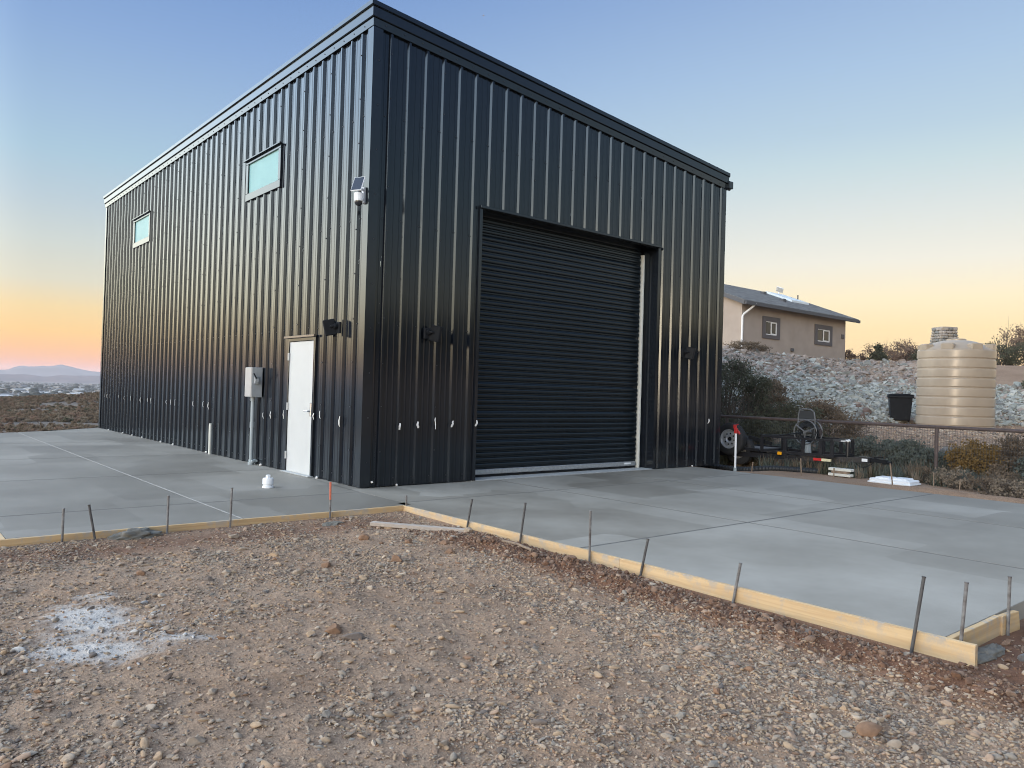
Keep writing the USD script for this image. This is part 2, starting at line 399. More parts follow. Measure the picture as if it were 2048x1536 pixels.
def concrete_material(name="young_concrete", k=0.80):
    """broom-finished young concrete: pale dry patches and darker damp ones with straight edges where the passes ended"""
    return usdkit.material(stage, f"/World/Looks/{name}", {
        "g": ("geometry", {}), "oi": ("object_info", {}),
        "n1": ("noise_texture", {"scale": 0.55, "detail": 4, "roughness": 0.55}),
        "n2": ("noise_texture", {"scale": 5.0, "detail": 8, "roughness": 0.7}),
        "n3": ("noise_texture", {"scale": 130.0, "detail": 3}),
        "mp": ("mapping", {"scale": (0.85, 0.62, 1.0), "location": (0.23, 0.41, 0)}),
        "nd": ("noise_texture", {"scale": 1.2, "detail": 3}),
        "vd": ("vector_math", {"math_type": "multiply_add", "vector2": (0.05, 0.05, 0)}),
        "v": ("voronoi_texture", {"metric": "chebychev", "scale": 1.0, "randomness": 0.45, "dimensions": "2D"}),
        "vs": ("separate_xyz", {}),
        "a": ("map_range", {"from_min": 0.3, "from_max": 0.7, "to_min": -0.5, "to_max": 0.5, "clamp": True}),
        "b": ("map_range", {"from_min": 0.0, "from_max": 1.0, "to_min": -0.42, "to_max": 0.42}),
        "c": ("map_range", {"from_min": 0.0, "from_max": 1.0, "to_min": -0.12, "to_max": 0.12}),
        "d": ("map_range", {"from_min": 0.3, "from_max": 0.7, "to_min": -0.16, "to_max": 0.16}),
        "e": ("map_range", {"from_min": 0.3, "from_max": 0.7, "to_min": -0.07, "to_max": 0.07}),
        "s1": ("math", {"math_type": "add"}), "s2": ("math", {"math_type": "add"}), "s3": ("math", {"math_type": "add"}), "s4": ("math", {"math_type": "add"}),
        "s5": ("math", {"math_type": "multiply_add", "value2": 0.62, "value3": 0.5, "use_clamp": True}),
        "r": ("rgb_ramp", {"ramp": [(0.0, (0.19 * k, 0.168 * k, 0.134 * k)), (0.5, (0.292 * k, 0.268 * k, 0.222 * k)), (1.0, (0.405 * k, 0.378 * k, 0.324 * k))]}),
        "rr": ("map_range", {"from_min": 0.0, "from_max": 1.0, "to_min": 0.5, "to_max": 0.75}),
        "bm": ("mapping", {"scale": (14.0, 260.0, 1.0)}), "bn": ("noise_texture", {"scale": 1.0, "detail": 3}), "ba": ("math", {"math_type": "add"}),
        "bp": ("bump", {"strength": 0.25, "distance": 0.004}),
        "p": ("principled_bsdf", {"specular_ior_level": 0.4}),
    }, [("g.position", "n1.vector"), ("g.position", "n2.vector"), ("g.position", "n3.vector"), ("g.position", "mp.vector"), ("g.position", "nd.vector"),
        ("nd.color", "vd.vector1"), ("mp.vector", "vd.vector3"), ("vd.vector", "v.vector"), ("v.color", "vs.vector"),
        ("n1.fac", "a.value"), ("vs.x", "b.value"), ("oi.random", "c.value"), ("n2.fac", "d.value"), ("n3.fac", "e.value"),
        ("a.result", "s1.value1"), ("b.result", "s1.value2"), ("s1.value", "s2.value1"), ("c.result", "s2.value2"), ("s2.value", "s3.value1"), ("d.result", "s3.value2"), ("s3.value", "s4.value1"), ("e.result", "s4.value2"), ("s4.value", "s5.value1"),
        ("s5.value", "r.fac"), ("r.color", "p.base_color"), ("s5.value", "rr.value"), ("rr.result", "p.roughness"),
        ("g.position", "bm.vector"), ("bm.vector", "bn.vector"), ("bn.fac", "ba.value1"), ("n3.fac", "ba.value2"), ("ba.value", "bp.height"), ("bp.normal", "p.normal")], surface="p.BSDF")


CONC = concrete_material()
CONC2 = concrete_material("damp_young_concrete", 0.60)
CONCLT = M("pale_concrete", (0.36, 0.37, 0.36), 0.75, 0.12, 5, bump=0.2, bscale=60)
CONCDK = M("damp_concrete_in_joint", (0.115, 0.108, 0.094), 0.9, 0.2, 10)
CONCWET = M("wet_concrete_spill", (0.15, 0.138, 0.112), 0.7, 0.25, 14, bump=0.6, bscale=45)


# ------------------------------------------------------------------ terrain
def ground_z(x, y):
    """height of the ground anywhere in the place"""
    x, y = np.asarray(x, float), np.asarray(y, float)
    r = np.hypot(x - CAM[0], y - CAM[1])
    az = np.degrees(np.arctan2(x - CAM[0], y - CAM[1]))
    # building pad and yard
    pad = np.minimum(-0.062, -0.062 + 0.0108 * (y + 1.7)) - 0.10 * smooth01((y + 1.0) / 1.0)
    pad = np.maximum(pad, -0.24)
    # hillside that falls away to the plain
    fall = np.interp(r, [0, 24, 27, 32, 70, 140, 235, 262, 330, 500, 1000, 1600, 40000], [0, -0.16, -0.5, -0.95, -2.5, -4.2, -6.0, -6.6, -11, -32, -63, -70, -70])
    knob = 4.6 * np.exp(-((x - 66) / 40) ** 2 - ((y - 235) / 75) ** 2)
    roll = 1.1 * (meshkit.fbm(np.stack([x / 70, y / 70, 0 * x], -1), 3, 5) - 0.5) * smooth01((r - 60) / 90) * smooth01((1500 - r) / 900)
    behind = (18.0 * smooth01((r - 30) / 105) + 1.0 * smooth01((r - 12) / 30)) * smooth01((460 - r) / 250) * smooth01((az - 90) / 22) * smooth01((232 - np.where(az < -90, az + 360, az)) / 30)
    behind = np.where((az > 80) | (az < -120), behind, 0)
    out = fall + knob + roll + behind
    w = smooth01((r - 22) / 6) * (1 - smooth01((x + 1.5 - 0.0 * y) / 4.0) * smooth01((14.8 - y) / 0.6))
    w = np.where(y < 0, smooth01((r - 20) / 10), w)
    z = pad * (1 - w) + out * w
    # bank, terrace and rock slope on the east side
    e = smooth01((x - 10.3) / 2.2)
    terr = -0.12 * (1 - e) + e * (0.12 + 0.46 * smooth01((x - 12.2) / 8.5))
    u = np.maximum((y - 2.3) / 9.0, (x - 25.8) / 19.0 + (y + 1.0) / 26.0)
    lo = smooth01((x - 10.0) / 4.0)
    terr = terr + lo * 3.12 * np.clip(u, 0, 1) ** 0.92 * (1 - 0.12 * np.clip(u, 0, 1) * np.clip((10 - y) / 14, 0, 1))
    terr = np.where(terr > 3.7, 3.7, terr)
    far = smooth01((r - 75) / 240)
    terr = terr * (1 - far) + (fall + roll + behind) * far
    east = smooth01((x - 9.0) / 1.6) * smooth01((az - 36) / 6) * smooth01((125 - az) / 25)
    z = z * (1 - east) + terr * east
    # loose soil lip along the east edge of the slab
    lip = np.exp(-((x - 7.75) / 0.42) ** 2) * smooth01((y + 9) / 2) * smooth01((2.0 - y) / 1.5)
    z = z + lip * (0.05 + 0.10 * smooth01((-y - 2) / 3) + 0.06 * (meshkit.fbm(np.stack([x * 1.3, y * 1.3, 0 * x], -1), 3, 9) - 0.5))
    return z


def near_relief(x, y):
    p = np.stack([x, y, 0 * x], -1)
    m = smooth01((14 - np.hypot(x - CAM[0], y - CAM[1])) / 4)
    fr = smooth01((-1.75 - y) / 0.3) * np.where(x > -0.36, smooth01((-7.75 - y) / 0.25), 1.0) + smooth01((x - 7.2) / .4)
    b = 0.075 * (meshkit.fbm(p * 0.9, 3, 3) - 0.5) + 0.035 * (meshkit.fbm(p * 4.5, 3, 11) - 0.5) + 0.018 * (meshkit.fbm(p * 16, 2, 17) - 0.5)
    # ruts and soil thrown up against the form boards
    d = np.where(y > -7.9, np.abs(x + 0.70), np.hypot(x + 0.70, y + 7.9))
    soil = np.exp(-(d / 0.22) ** 2) * smooth01((-2.7 - y) / 1.0)
    b = b + soil * (0.035 + 0.07 * (meshkit.fbm(p * 6.0, 3, 23) - 0.45)) - 0.035 * np.exp(-((x + 0.40) / 0.06) ** 2) * smooth01((-5.2 - y) / 0.8) * smooth01((y + 8.3) / .3)
    return b * m * np.clip(fr, 0, 1)


def gz(x, y):
    x, y = np.asarray(x, float), np.asarray(y, float)
    return ground_z(x, y) + near_relief(x, y)


def axis(segs):
    out = []
    for a, b, n in segs:
        out.append(np.linspace(a, b, n, endpoint=False))
    return np.concatenate(out + [[segs[-1][1]]])


gx = axis([(-36000, -6000, 12), (-6000, -1500, 14), (-1500, -400, 18), (-400, -120, 16), (-120, -40, 16), (-40, -12, 20), (-12, -9.2, 8), (-9.2, 1.6, 216), (1.6, 9.5, 60), (9.5, 15, 50), (15, 42, 72), (42, 90, 48), (90, 200, 30), (200, 700, 30), (700, 2200, 22), (2200, 6000, 22), (6000, 15000, 12), (15000, 36000, 8)])
gy = axis([(-36000, -6000, 8), (-6000, -1000, 10), (-1000, -200, 18), (-200, -40, 24), (-40, -11, 24), (-11, -9.4, 14), (-9.4, -1.4, 190), (-1.4, 4, 28), (4, 16, 40), (16, 40, 40), (40, 120, 46), (120, 330, 70), (330, 900, 40), (900, 2500, 22), (2500, 8000, 24), (8000, 36000, 16)])
GX, GY = np.meshgrid(gx, gy, indexing="ij")
GZ = gz(GX, GY)
nx_, ny_ = GX.shape
ii, jj = np.meshgrid(np.arange(nx_ - 1), np.arange(ny_ - 1), indexing="ij")
q = np.stack([ii * ny_ + jj, (ii + 1) * ny_ + jj, (ii + 1) * ny_ + jj + 1, ii * ny_ + jj + 1], -1).reshape(-1, 4)


def soil_mask(x, y):
    d1 = np.where(y > -7.9, np.abs(x + 0.62), np.hypot(x + 0.62, y + 7.9))
    a = np.exp(-(d1 / 0.30) ** 2) * smooth01((-2.3 - y) / 1.2)
    a = np.maximum(a, np.exp(-((y + 8.05) / 0.45) ** 2) * smooth01((x + 1.1) / 0.5) * smooth01((7 - x) / 2))
    a = np.maximum(a, 0.45 * np.exp(-((y + 2.1) / 0.32) ** 2) * smooth01((-0.4 - x) / .4))
    a = np.maximum(a, 0.8 * np.exp(-((x + 0.2) / 0.5) ** 2 - ((y + 8.35) / 0.45) ** 2))
    return np.clip(a, 0, 1)


def powder_mask(x, y):
    def blob(cx, cy, sx, sy, a):
        c, s = math.cos(a), math.sin(a)
        u, v = (x - cx) * c + (y - cy) * s, -(x - cx) * s + (y - cy) * c
        return np.exp(-(u / sx) ** 2 - (v / sy) ** 2)
    m = np.maximum.reduce([0.95 * blob(-4.17, -4.1, 0.20, 0.34, 0.2), 0.9 * blob(-4.27, -4.7, 0.34, 0.15, -0.6), 0.62 * blob(-3.85, -4.78, 0.28, 0.07, -0.55), 0.42 * blob(-4.2, -4.45, 0.45, 0.5, 0), 0.5 * blob(-4.02, -3.65, 0.14, 0.16, 0.4)])
    return np.clip(m, 0, 1)


ROCKNEAR = 12


def ground_material():
    return usdkit.material(stage, "/World/Looks/gravelly_ground", {
        "g": ("geometry", {}), "soil": ("attribute", {"attribute": "soil"}), "pow": ("attribute", {"attribute": "powder"}), "far": ("attribute", {"attribute": "far"}), "town": ("attribute", {"attribute": "plain"}),
        "n1": ("noise_texture", {"scale": 0.8, "detail": 5, "roughness": 0.6}), "n2": ("noise_texture", {"scale": 9.0, "detail": 7, "roughness": 0.7}),
        "v": ("voronoi_texture", {"scale": 70.0, "randomness": 1.0}), "n4": ("noise_texture", {"scale": 60.0, "detail": 4, "roughness": 0.6}),
        "dirt": ("rgb_ramp", {"ramp": [(0.25, (0.200, 0.126, 0.080)), (0.5, (0.292, 0.196, 0.128)), (0.8, (0.375, 0.268, 0.184))]}),
        "a1": ("math", {"math_type": "multiply_add", "value2": 0.55, "value3": 0.0}), "a2": ("math", {"math_type": "multiply_add", "value2": 0.45}),
        "peb": ("rgb_ramp", {"ramp": [(0.0, (0.62, 0.60, 0.58)), (0.5, (1.0, 1.0, 1.0)), (1.0, (1.38, 1.40, 1.42))]}), "vs": ("separate_xyz", {}), "mpeb": ("mix_color", {"blend_type": "multiply", "fac": 0.5, "use_clamp_result": False}),
        "sr": ("rgb_ramp", {"ramp": [(0.3, (0.125, 0.060, 0.034)), (0.7, (0.215, 0.112, 0.066))]}), "sa": ("math", {"math_type": "multiply_add", "value2": 1.5, "value3": -0.75}), "sb": ("math", {"math_type": "multiply_add", "value2": 1.7, "use_clamp": True}), "ms": ("mix_color", {"blend_type": "mix"}),
        "pa": ("math", {"math_type": "multiply_add", "value2": 2.6, "value3": -1.62}), "pb": ("math", {"math_type": "multiply_add", "value2": 2.1, "use_clamp": True}), "pb2": ("math", {"math_type": "multiply", "value2": 0.85}), "mp": ("mix_color", {"blend_type": "mix", "b": (0.54, 0.50, 0.45)}),
        # dry brushy hillside
        "f1": ("noise_texture", {"scale": 0.16, "detail": 7, "roughness": 0.72}), "f2": ("noise_texture", {"scale": 0.03, "detail": 4}), "fa": ("math", {"math_type": "multiply_add", "value2": 0.6}), "fb": ("math", {"math_type": "multiply", "value2": 0.4}),
        "wood": ("attribute", {"attribute": "wooded"}), "mw": ("mix_color", {"blend_type": "mix", "b": (0.022, 0.024, 0.018)}), "fr": ("rgb_ramp", {"ramp": [(0.36, (0.06, 0.048, 0.04)), (0.5, (0.09, 0.073, 0.06)), (0.66, (0.135, 0.11, 0.09))]}), "mf": ("mix_color", {"blend_type": "mix"}),
        # built-over plain and the open grassland beyond
        "t1": ("noise_texture", {"scale": 0.012, "detail": 6, "roughness": 0.8}), "tr": ("rgb_ramp", {"ramp": [(0.38, (0.06, 0.065, 0.06)), (0.52, (0.15, 0.14, 0.125)), (0.7, (0.30, 0.27, 0.24))]}), "mt": ("mix_color", {"blend_type": "mix"}),
        "bs": ("math", {"math_type": "add"}), "bq": ("math", {"math_type": "add"}), "bp": ("bump", {"strength": 0.7, "distance": 0.012}),
        "p": ("principled_bsdf", {"roughness": 0.92, "specular_ior_level": 0.25}),
    }, [("g.position", k + ".vector") for k in ("n1", "n2", "v", "n4", "f1", "f2", "t1")] + [
        ("n1.fac", "a1.value1"), ("n2.fac", "a2.value1"), ("a1.value", "a2.value3"), ("a2.value", "dirt.fac"), ("v.color", "vs.vector"), ("vs.x", "peb.fac"), ("dirt.color", "mpeb.a"), ("peb.color", "mpeb.b"),
        ("n2.fac", "sr.fac"), ("n2.fac", "sa.value1"), ("soil.fac", "sb.value1"), ("sa.value", "sb.value3"), ("sb.value", "ms.fac"), ("mpeb.result", "ms.a"), ("sr.color", "ms.b"),
        ("n2.fac", "pa.value1"), ("pow.fac", "pb.value1"), ("pa.value", "pb.value3"), ("pb.value", "pb2.value1"), ("pb2.value", "mp.fac"), ("ms.result", "mp.a"),
        ("f1.fac", "fa.value1"), ("f2.fac", "fb.value1"), ("fb.value", "fa.value3"), ("fa.value", "fr.fac"), ("far.fac", "mf.fac"), ("mp.result", "mf.a"), ("fr.color", "mw.a"), ("wood.fac", "mw.fac"), ("mw.result", "mf.b"),
        ("t1.fac", "tr.fac"), ("town.fac", "mt.fac"), ("mf.result", "mt.a"), ("tr.color", "mt.b"), ("mt.result", "p.base_color"),
        ("n4.fac", "bs.value1"), ("n2.fac", "bs.value2"), ("bs.value", "bq.value1"), ("n2.fac", "bq.value2"), ("bq.value", "bp.height"), ("bp.normal", "p.normal")], surface="p.BSDF")


GROUND = ground_material()
gverts = np.stack([GX, GY, GZ], -1).reshape(-1, 3)
gm = usdkit.mesh(stage, numbered("/World", "ground"), (gverts, q), GROUND, smooth=True)
pv = UsdGeom.PrimvarsAPI(gm)
rr_ = np.hypot(GX - CAM[0], GY - CAM[1])
for nm, arr in (("soil", soil_mask(GX, GY)), ("powder", powder_mask(GX, GY)), ("far", smooth01((rr_ - 21) / 8) * np.where(GX > 9, smooth01((rr_ - 55) / 30), 1.0)), ("wooded", smooth01((rr_ - 24) / 20) * smooth01((700 - rr_) / 200) * smooth01((np.degrees(np.arctan2(GX - CAM[0], GY - CAM[1])) - 88) / 18)), ("plain", smooth01((rr_ - 700) / 900))):
    pv.CreatePrimvar(nm, Sdf.ValueTypeNames.FloatArray, "vertex").Set(Vt.FloatArray.FromNumpy(arr.ravel().astype(np.float32)))
data(gm.GetPrim(), label="stony dirt yard, brushy hillside and open plain to the horizon", cat="ground", kind="structure")


def ridge(name, rbase, azs, heights, depth, mat, label, seed):
    """a range of hills standing on the plain: crest heights along azimuth, with slopes on both sides"""
    rows = []
    az = np.linspace(azs[0], azs[-1], 420)
    h = np.interp(az, azs, heights)
    h = h + 0.035 * h * (meshkit.fbm(np.stack([az * 2.5, 0 * az, 0 * az], -1), 5, seed) - 0.5) * 2
    for t in np.linspace(-1, 1, 15):
        prof = (1 - abs(t)) ** 1.3
        n = meshkit.fbm(np.stack([az * 3.0, 0 * az + t * 4, 0 * az], -1), 4, seed + 3)
        r = rbase + depth * t
        z = -72 + (h + 72) * prof * (0.72 + 0.56 * n * (1 - prof) + 0.28 * prof)
        a = np.radians(az)
        rows.append(np.stack([CAM[0] + r * np.sin(a), CAM[1] + r * np.cos(a), z], -1))
    v = np.array(rows)
    k, n = v.shape[:2]
    i, j = np.meshgrid(np.arange(k - 1), np.arange(n - 1), indexing="ij")
    f = np.stack([i * n + j, i * n + j + 1, (i + 1) * n + j + 1, (i + 1) * n + j], -1).reshape(-1, 4)
    return data(obj(name, (v.reshape(-1, 3), f), mat, smooth=True), label=label, cat="hills", kind="structure")


MTN = M("bare_mountain", (0.16, 0.135, 0.135), 1.0, 0.25, 0.0012, spec=0.0)
MTN2 = M("wooded_foothill", (0.085, 0.08, 0.085), 1.0, color2=(0.20, 0.15, 0.14), scale=0.0016, spec=0.0)
ridge("mountain_range", 28500, [-75, -50, -30, -12, 2, 5.8, 6.3, 6.9, 7.3, 7.65, 8.1, 8.7, 9.2, 9.74, 10.2, 10.8, 11.4, 12, 14.6, 18, 24, 34], [120, 260, 180, 300, 225, 240, 232, 250, 350, 388, 368, 395, 402, 474, 425, 345, 285, 262, 250, 300, 240, 150], 2600, MTN,
      "pale purple mountain range with a double summit on the horizon", 31)
ridge("foothills", 19000, [-75, -40, -10, 4, 6.5, 7.2, 7.8, 8.4, 8.85, 9.3, 9.74, 10.4, 11.2, 12, 15, 22, 34], [10, 40, 30, 62, 67, 72, 82, 62, 40, 60, 88, 84, 92, 96, 60, 70, 20], 1500, MTN2, "low bluish foothills in front of the mountain range", 47)

# ------------------------------------------------------------------ concrete slabs
def panel(poly, z0, z1, c=0.003):
    """a cast panel with tooled, rounded upper edges"""
    P = Polygon(poly)
    I = P.buffer(-c, join_style=2)
    a = np.array(P.exterior.coords)[:-1]; b = np.array(I.exterior.coords)[:-1]
    if Polygon(a).exterior.is_ccw != Polygon(b).exterior.is_ccw:
        b = b[::-1]
    k = np.argmin(np.linalg.norm(b - a[0], axis=1)); b = np.roll(b, -k, axis=0)
    if not Polygon(a).exterior.is_ccw:
        a, b = a[::-1], b[::-1]
    n = len(a)
    v = np.vstack([np.c_[a, np.full(n, z0)], np.c_[a, np.full(n, z1 - c * 0.7)], np.c_[b, np.full(n, z1)]])
    f = []
    for k in range(2):
        for i in range(n):
            j = (i + 1) % n
            f += [[k * n + i, k * n + j, (k + 1) * n + j], [k * n + i, (k + 1) * n + j, (k + 1) * n + i]]
    f += [[2 * n, 2 * n + i, 2 * n + i + 1] for i in range(1, n - 1)]
    return v, np.array(f)


def cut(poly, x0, x1, y0, y1):
    from shapely.geometry import box as sbox
    g = Polygon(poly).intersection(sbox(x0, y0, x1, y1))
    return list(np.array(g.exterior.coords)[:-1]) if g.area > 1e-3 else None


GAP = 0.018
JOINTM = M("joint_slurry", (0.30, 0.285, 0.255), 0.85, 0.15, 9)
lslab = [(-4.3, -1.60), (-0.20, -1.60), (-0.20, -0.03), (-0.004, -0.03), (-0.004, 15.45), (-1.45, 14.05), (-2.62, 13.4), (-4.3, 12.3)]
slab = thing("concrete_slab", "pale grey fresh concrete slab along the long wall with the white door", "slab", kind="structure")
xs, ys = [-4.3, -2.25, 0.0], [-1.6, -0.33, 2.75, 5.95, 9.65, 15.6]
for i in range(2):
    for j in range(5):
        p = cut(lslab, xs[i] + (GAP if i else 0), xs[i + 1] - (GAP if i < 1 else 0), ys[j] + (GAP if j else 0), ys[j + 1] - (GAP if j < 4 else 0))
        if p:
            obj("panel", panel(p, -0.14, 0.0), CONC2, slab)
B().prism([(-4.28, -1.58), (-0.21, -1.58), (-0.21, 0), (-0.02, 0.0), (-0.02, 15.2), (-1.45, 13.95), (-2.62, 13.3), (-4.28, 12.2)], -0.16, -0.002).put("joint_bed", CONCDK, slab)
B().rbox(-2.259, -2.241, -1.59, 13.3, -0.05, 0.002, 0.002).put("joint_strip", JOINTM, slab)
slab2 = thing("concrete_slab", "wide grey concrete apron in front of the roll-up door", "slab", kind="structure")
xs, ys = [-0.3, 2.35, 4.9, 7.45], [-7.6, -4.55, -1.42, -0.034]
for i in range(3):
    for j in range(3):
        x0 = -0.194 if (i == 0 and j == 2) else xs[i]
        obj("panel", panel([(x0 + (GAP if i else 0), ys[j] + (GAP if j else 0)), (xs[i + 1] - (GAP if i < 2 else 0), ys[j] + (GAP if j else 0)), (xs[i + 1] - (GAP if i < 2 else 0), ys[j + 1] - (GAP if j < 2 else 0)), (x0 + (GAP if i else 0), ys[j + 1] - (GAP if j < 2 else 0))], -0.14, 0.0), CONC, slab2)
B().box(-0.28, 7.43, -7.58, -1.7, -0.16, -0.002).box(-0.18, 7.43, -1.7, -0.05, -0.16, -0.002).put("joint_bed", CONCDK, slab2)

# ------------------------------------------------------------------ metal building
W, L, HW = 8.29, 15.24, 6.45          # width, length, wall height at the near corner (under the trim)
PITCH_R = 0.079                        # single-slope roof falling to +x
RIB, X0, Y0 = 0.3048, 0.264, 0.298


def rib_height(u, first):
    """R-panel profile: one tall rib per foot and two shallow stiffeners between"""
    k = (u - first) / RIB
    d = (k - np.round(k)) * RIB
    h = np.interp(np.abs(d), [0, 0.017, 0.037, 9], [0.032, 0.032, 0, 0])
    m = (k - np.floor(k)) * RIB
    for c in (0.105, 0.200):
        h = np.maximum(h, np.interp(np.abs(m - c), [0, 0.008, 0.016, 9], [0.0045, 0.0045, 0, 0]))
    return h


def profile_breaks(a, b, first):
    out = [a, b]
    for k in range(int((a - first) / RIB) - 2, int((b - first) / RIB) + 3):
        c = first + k * RIB
        for d in (-0.037, -0.017, 0.017, 0.037, 0.089, 0.097, 0.113, 0.121, 0.184, 0.192, 0.208, 0.216):
            if a < c + d < b:
                out.append(c + d)
    return sorted(out)


def wall_sheets(parent, origin, ud, nd, ulen, ztop, holes, first, name="wall_panel"):
    """corrugated wall sheets three ribs wide; holes are (u0, u1, z0, z1)"""
    origin, ud, nd = map(lambda a: np.array(a, float), (origin, ud, nd))
    edges = [0.0]
    e = first - 0.055
    while e < ulen:
        if e > 0.2:
            edges.append(e)
        e += 3 * RIB
    if ulen - edges[-1] < 0.25:
        edges.pop()
    edges.append(ulen)
    for s in range(len(edges) - 1):
        a, b = edges[s], edges[s + 1]
        us = set(profile_breaks(a, b, first))
        for h in holes:
            us |= {x for x in h[:2] if a < x < b}
        us = sorted(us)
        v, f = [], []
        lap = 0.0012 * (s % 2)
        for u0, u1 in zip(us[:-1], us[1:]):
            if u1 - u0 < 1e-6:
                continue
            um = (u0 + u1) / 2
            zs = [(0.006, None)]
            for h in holes:
                if h[0] < um < h[1]:
                    zs = [(h[3], None)] if h[2] <= 0.01 else [(0.006, h[2]), (h[3], None)]
            hh = [float(rib_height(np.array(x), first)) + lap for x in (u0, u1)]
            for z0, z1 in zs:
                za, zb = (ztop(u0), ztop(u1)) if z1 is None else (z1, z1)
                n = len(v)
                v += [origin + ud * u0 + nd * hh[0] + [0, 0, z0], origin + ud * u1 + nd * hh[1] + [0, 0, z0], origin + ud * u1 + nd * hh[1] + [0, 0, zb], origin + ud * u0 + nd * hh[0] + [0, 0, za]]
                f.append([n, n + 1, n + 2, n + 3])
        f = np.array(f)
        if np.dot(np.cross(ud, [0, 0, 1]), nd) < 0:
            f = f[:, ::-1]
        obj(name, (np.array(v), f), PAINT, parent)


bld = thing("metal_building", "tall black corrugated metal workshop with a single-slope roof", "building")
front_holes = [(1.95, 6.19, 0.0, 4.19)]
left_holes = [(1.46, 2.45, 0.0, 2.14), (2.98, 4.46, 4.74, 5.42), (10.68, 12.12, 4.84, 5.52)]
wall_sheets(bld, (0, 0, 0), (1, 0, 0), (0, -1, 0), W, lambda u: HW + 0.02 - PITCH_R * u, front_holes, X0)
wall_sheets(bld, (0, 0, 0), (0, 1, 0), (-1, 0, 0), L, lambda u: HW + 0.02, left_holes, Y0)
wall_sheets(bld, (W, 0, 0), (0, 1, 0), (1, 0, 0), L, lambda u: HW - PITCH_R * W, [], Y0)
wall_sheets(bld, (0, L, 0), (1, 0, 0), (0, 1, 0), W, lambda u: HW - PITCH_R * u, [], X0)


def zr(x):
    return HW - PITCH_R * x


# roof deck and its standing ribs
rb = B()
rv = np.array([[-0.05, -0.05, zr(-0.05) + 0.235], [W + 0.12, -0.05, zr(W + 0.12) + 0.235], [W + 0.12, L + 0.05, zr(W + 0.12) + 0.235], [-0.05, L + 0.05, zr(-0.05) + 0.235]])
rb.add(np.vstack([rv, rv - [0, 0, 0.03]]), [[0, 1, 2, 3], [7, 6, 5, 4], [0, 4, 5, 1], [1, 5, 6, 2], [2, 6, 7, 3], [3, 7, 4, 0]])
for k in range(50):
    y = 0.15 + k * RIB
    rb.beam((0.06, y, zr(0.06) + 0.248), (W + 0.1, y, zr(W + 0.1) + 0.248), 0.05, 0.03)
rb.put("roof", TRIMP, bld)


def outward(m):
    """closed convex-ish run: every face normal points away from the axis of the run"""
    trimesh.repair.fix_winding(m)
    if m.volume < 0:
        m.invert()


def trim_run(name, prof, along, t0, t1, zfun):
    """prof: outline of (out, height over the eave line); extruded along one wall, out of its plane"""
    n = len(prof)
    v = []
    for t in (t0, t1):
        for o, h in prof:
            if along == "y":
                v.append([-o, t, zfun(0) + h])
            else:
                # mitred so that the front run meets the side run at the corner
                v.append([t - (o if t == t0 else 0), -o, zfun(t - (o if t == t0 else 0)) + h])
    f = []
    for i in range(n):
        j = (i + 1) % n
        f.append([i, j, n + j, n + i])
    tris = [[0, i, i + 1] for i in range(1, n - 1)]
    f4 = np.array(f)
    m = B().add(v, f4)
    m.add(v, tris + [[n, n + i + 1, n + i] for i in range(1, n - 1)])
    mesh = trimesh.Trimesh(*m.mesh(), process=True)
    mesh.fix_normals()
    return obj(name, mesh, TRIMP, bld)


low = [(0.002, -0.055), (0.046, -0.060), (0.052, 0.045), (0.002, 0.045)]
mid = [(0.002, 0.050), (0.066, 0.050), (0.078, 0.058), (0.078, 0.185), (0.002, 0.185)]
cap = [(0.002, 0.190), (0.086, 0.190), (0.105, 0.200), (0.105, 0.262), (0.092, 0.272), (0.002, 0.276)]
for nm, pr in (("eave_flashing", low), ("eave_fascia", mid), ("eave_cap", cap)):
    n = len(pr)
    # long wall run (its near end is mitred to the front run)
    v = [[-o, -o, HW + h] for o, h in pr] + [[-o, L + 0.10, HW + h] for o, h in pr]
    f = [[i, (i + 1) % n, n + (i + 1) % n, n + i] for i in range(n)]
    m = trimesh.Trimesh(*B().add(v, f).add(v, [[n, n + i, n + i + 1] for i in range(1, n - 1)]).mesh(), process=True)
    outward(m); obj(nm, m, TRIMP, bld)
for nm, pr in (("rake_flashing", low), ("rake_fascia", mid), ("rake_cap", cap)):
    n = len(pr)
    xe = W + (0.16 if nm == "rake_flashing" else 0.06)
    v = [[-o, -o, HW + h] for o, h in pr] + [[xe, -o, zr(xe) + h] for o, h in pr]
    f = [[i, (i + 1) % n, n + (i + 1) % n, n + i] for i in range(n)]
    m = trimesh.Trimesh(*B().add(v, f).add(v, [[n, n + i, n + i + 1] for i in range(1, n - 1)]).mesh(), process=True)
    outward(m); obj(nm, m, TRIMP, bld)
# gutter on the low side
zg = zr(W)
B().rbox(W + 0.035, W + 0.17, -0.11, L + 0.1, zg - 0.05, zg + 0.10, 0.008).put("gutter", TRIMP, bld)
# corner posts of folded sheet
c = B().box(-0.0365, -0.0345, -0.0365, 0.115, 0.008, HW - 0.062).box(-0.0345, 0.115, -0.0365, -0.0345, 0.008, HW - 0.066)
c.box(-0.0345, 0.0, 0.113, 0.115, 0.008, HW - 0.062).box(0.113, 0.115, -0.0345, 0.0, 0.008, HW - 0.07)
c.put("corner_trim", TRIMP, bld)
B().box(W - 0.10, W + 0.0365, -0.0365, -0.0345, 0.008, zr(W) - 0.062).box(W + 0.0345, W + 0.0365, -0.0345, 0.10, 0.008, zr(W) - 0.062).box(W - 0.10, W - 0.098, -0.0345, 0, 0.008, zr(W) - 0.06).put("corner_trim", TRIMP, bld)
B().box(-0.0365, -0.0345, L - 0.1, L + 0.0365, 0.008, HW - 0.062).box(-0.0345, 0.0, L - 0.1, L - 0.098, 0.008, HW - 0.06).put("corner_trim", TRIMP, bld)

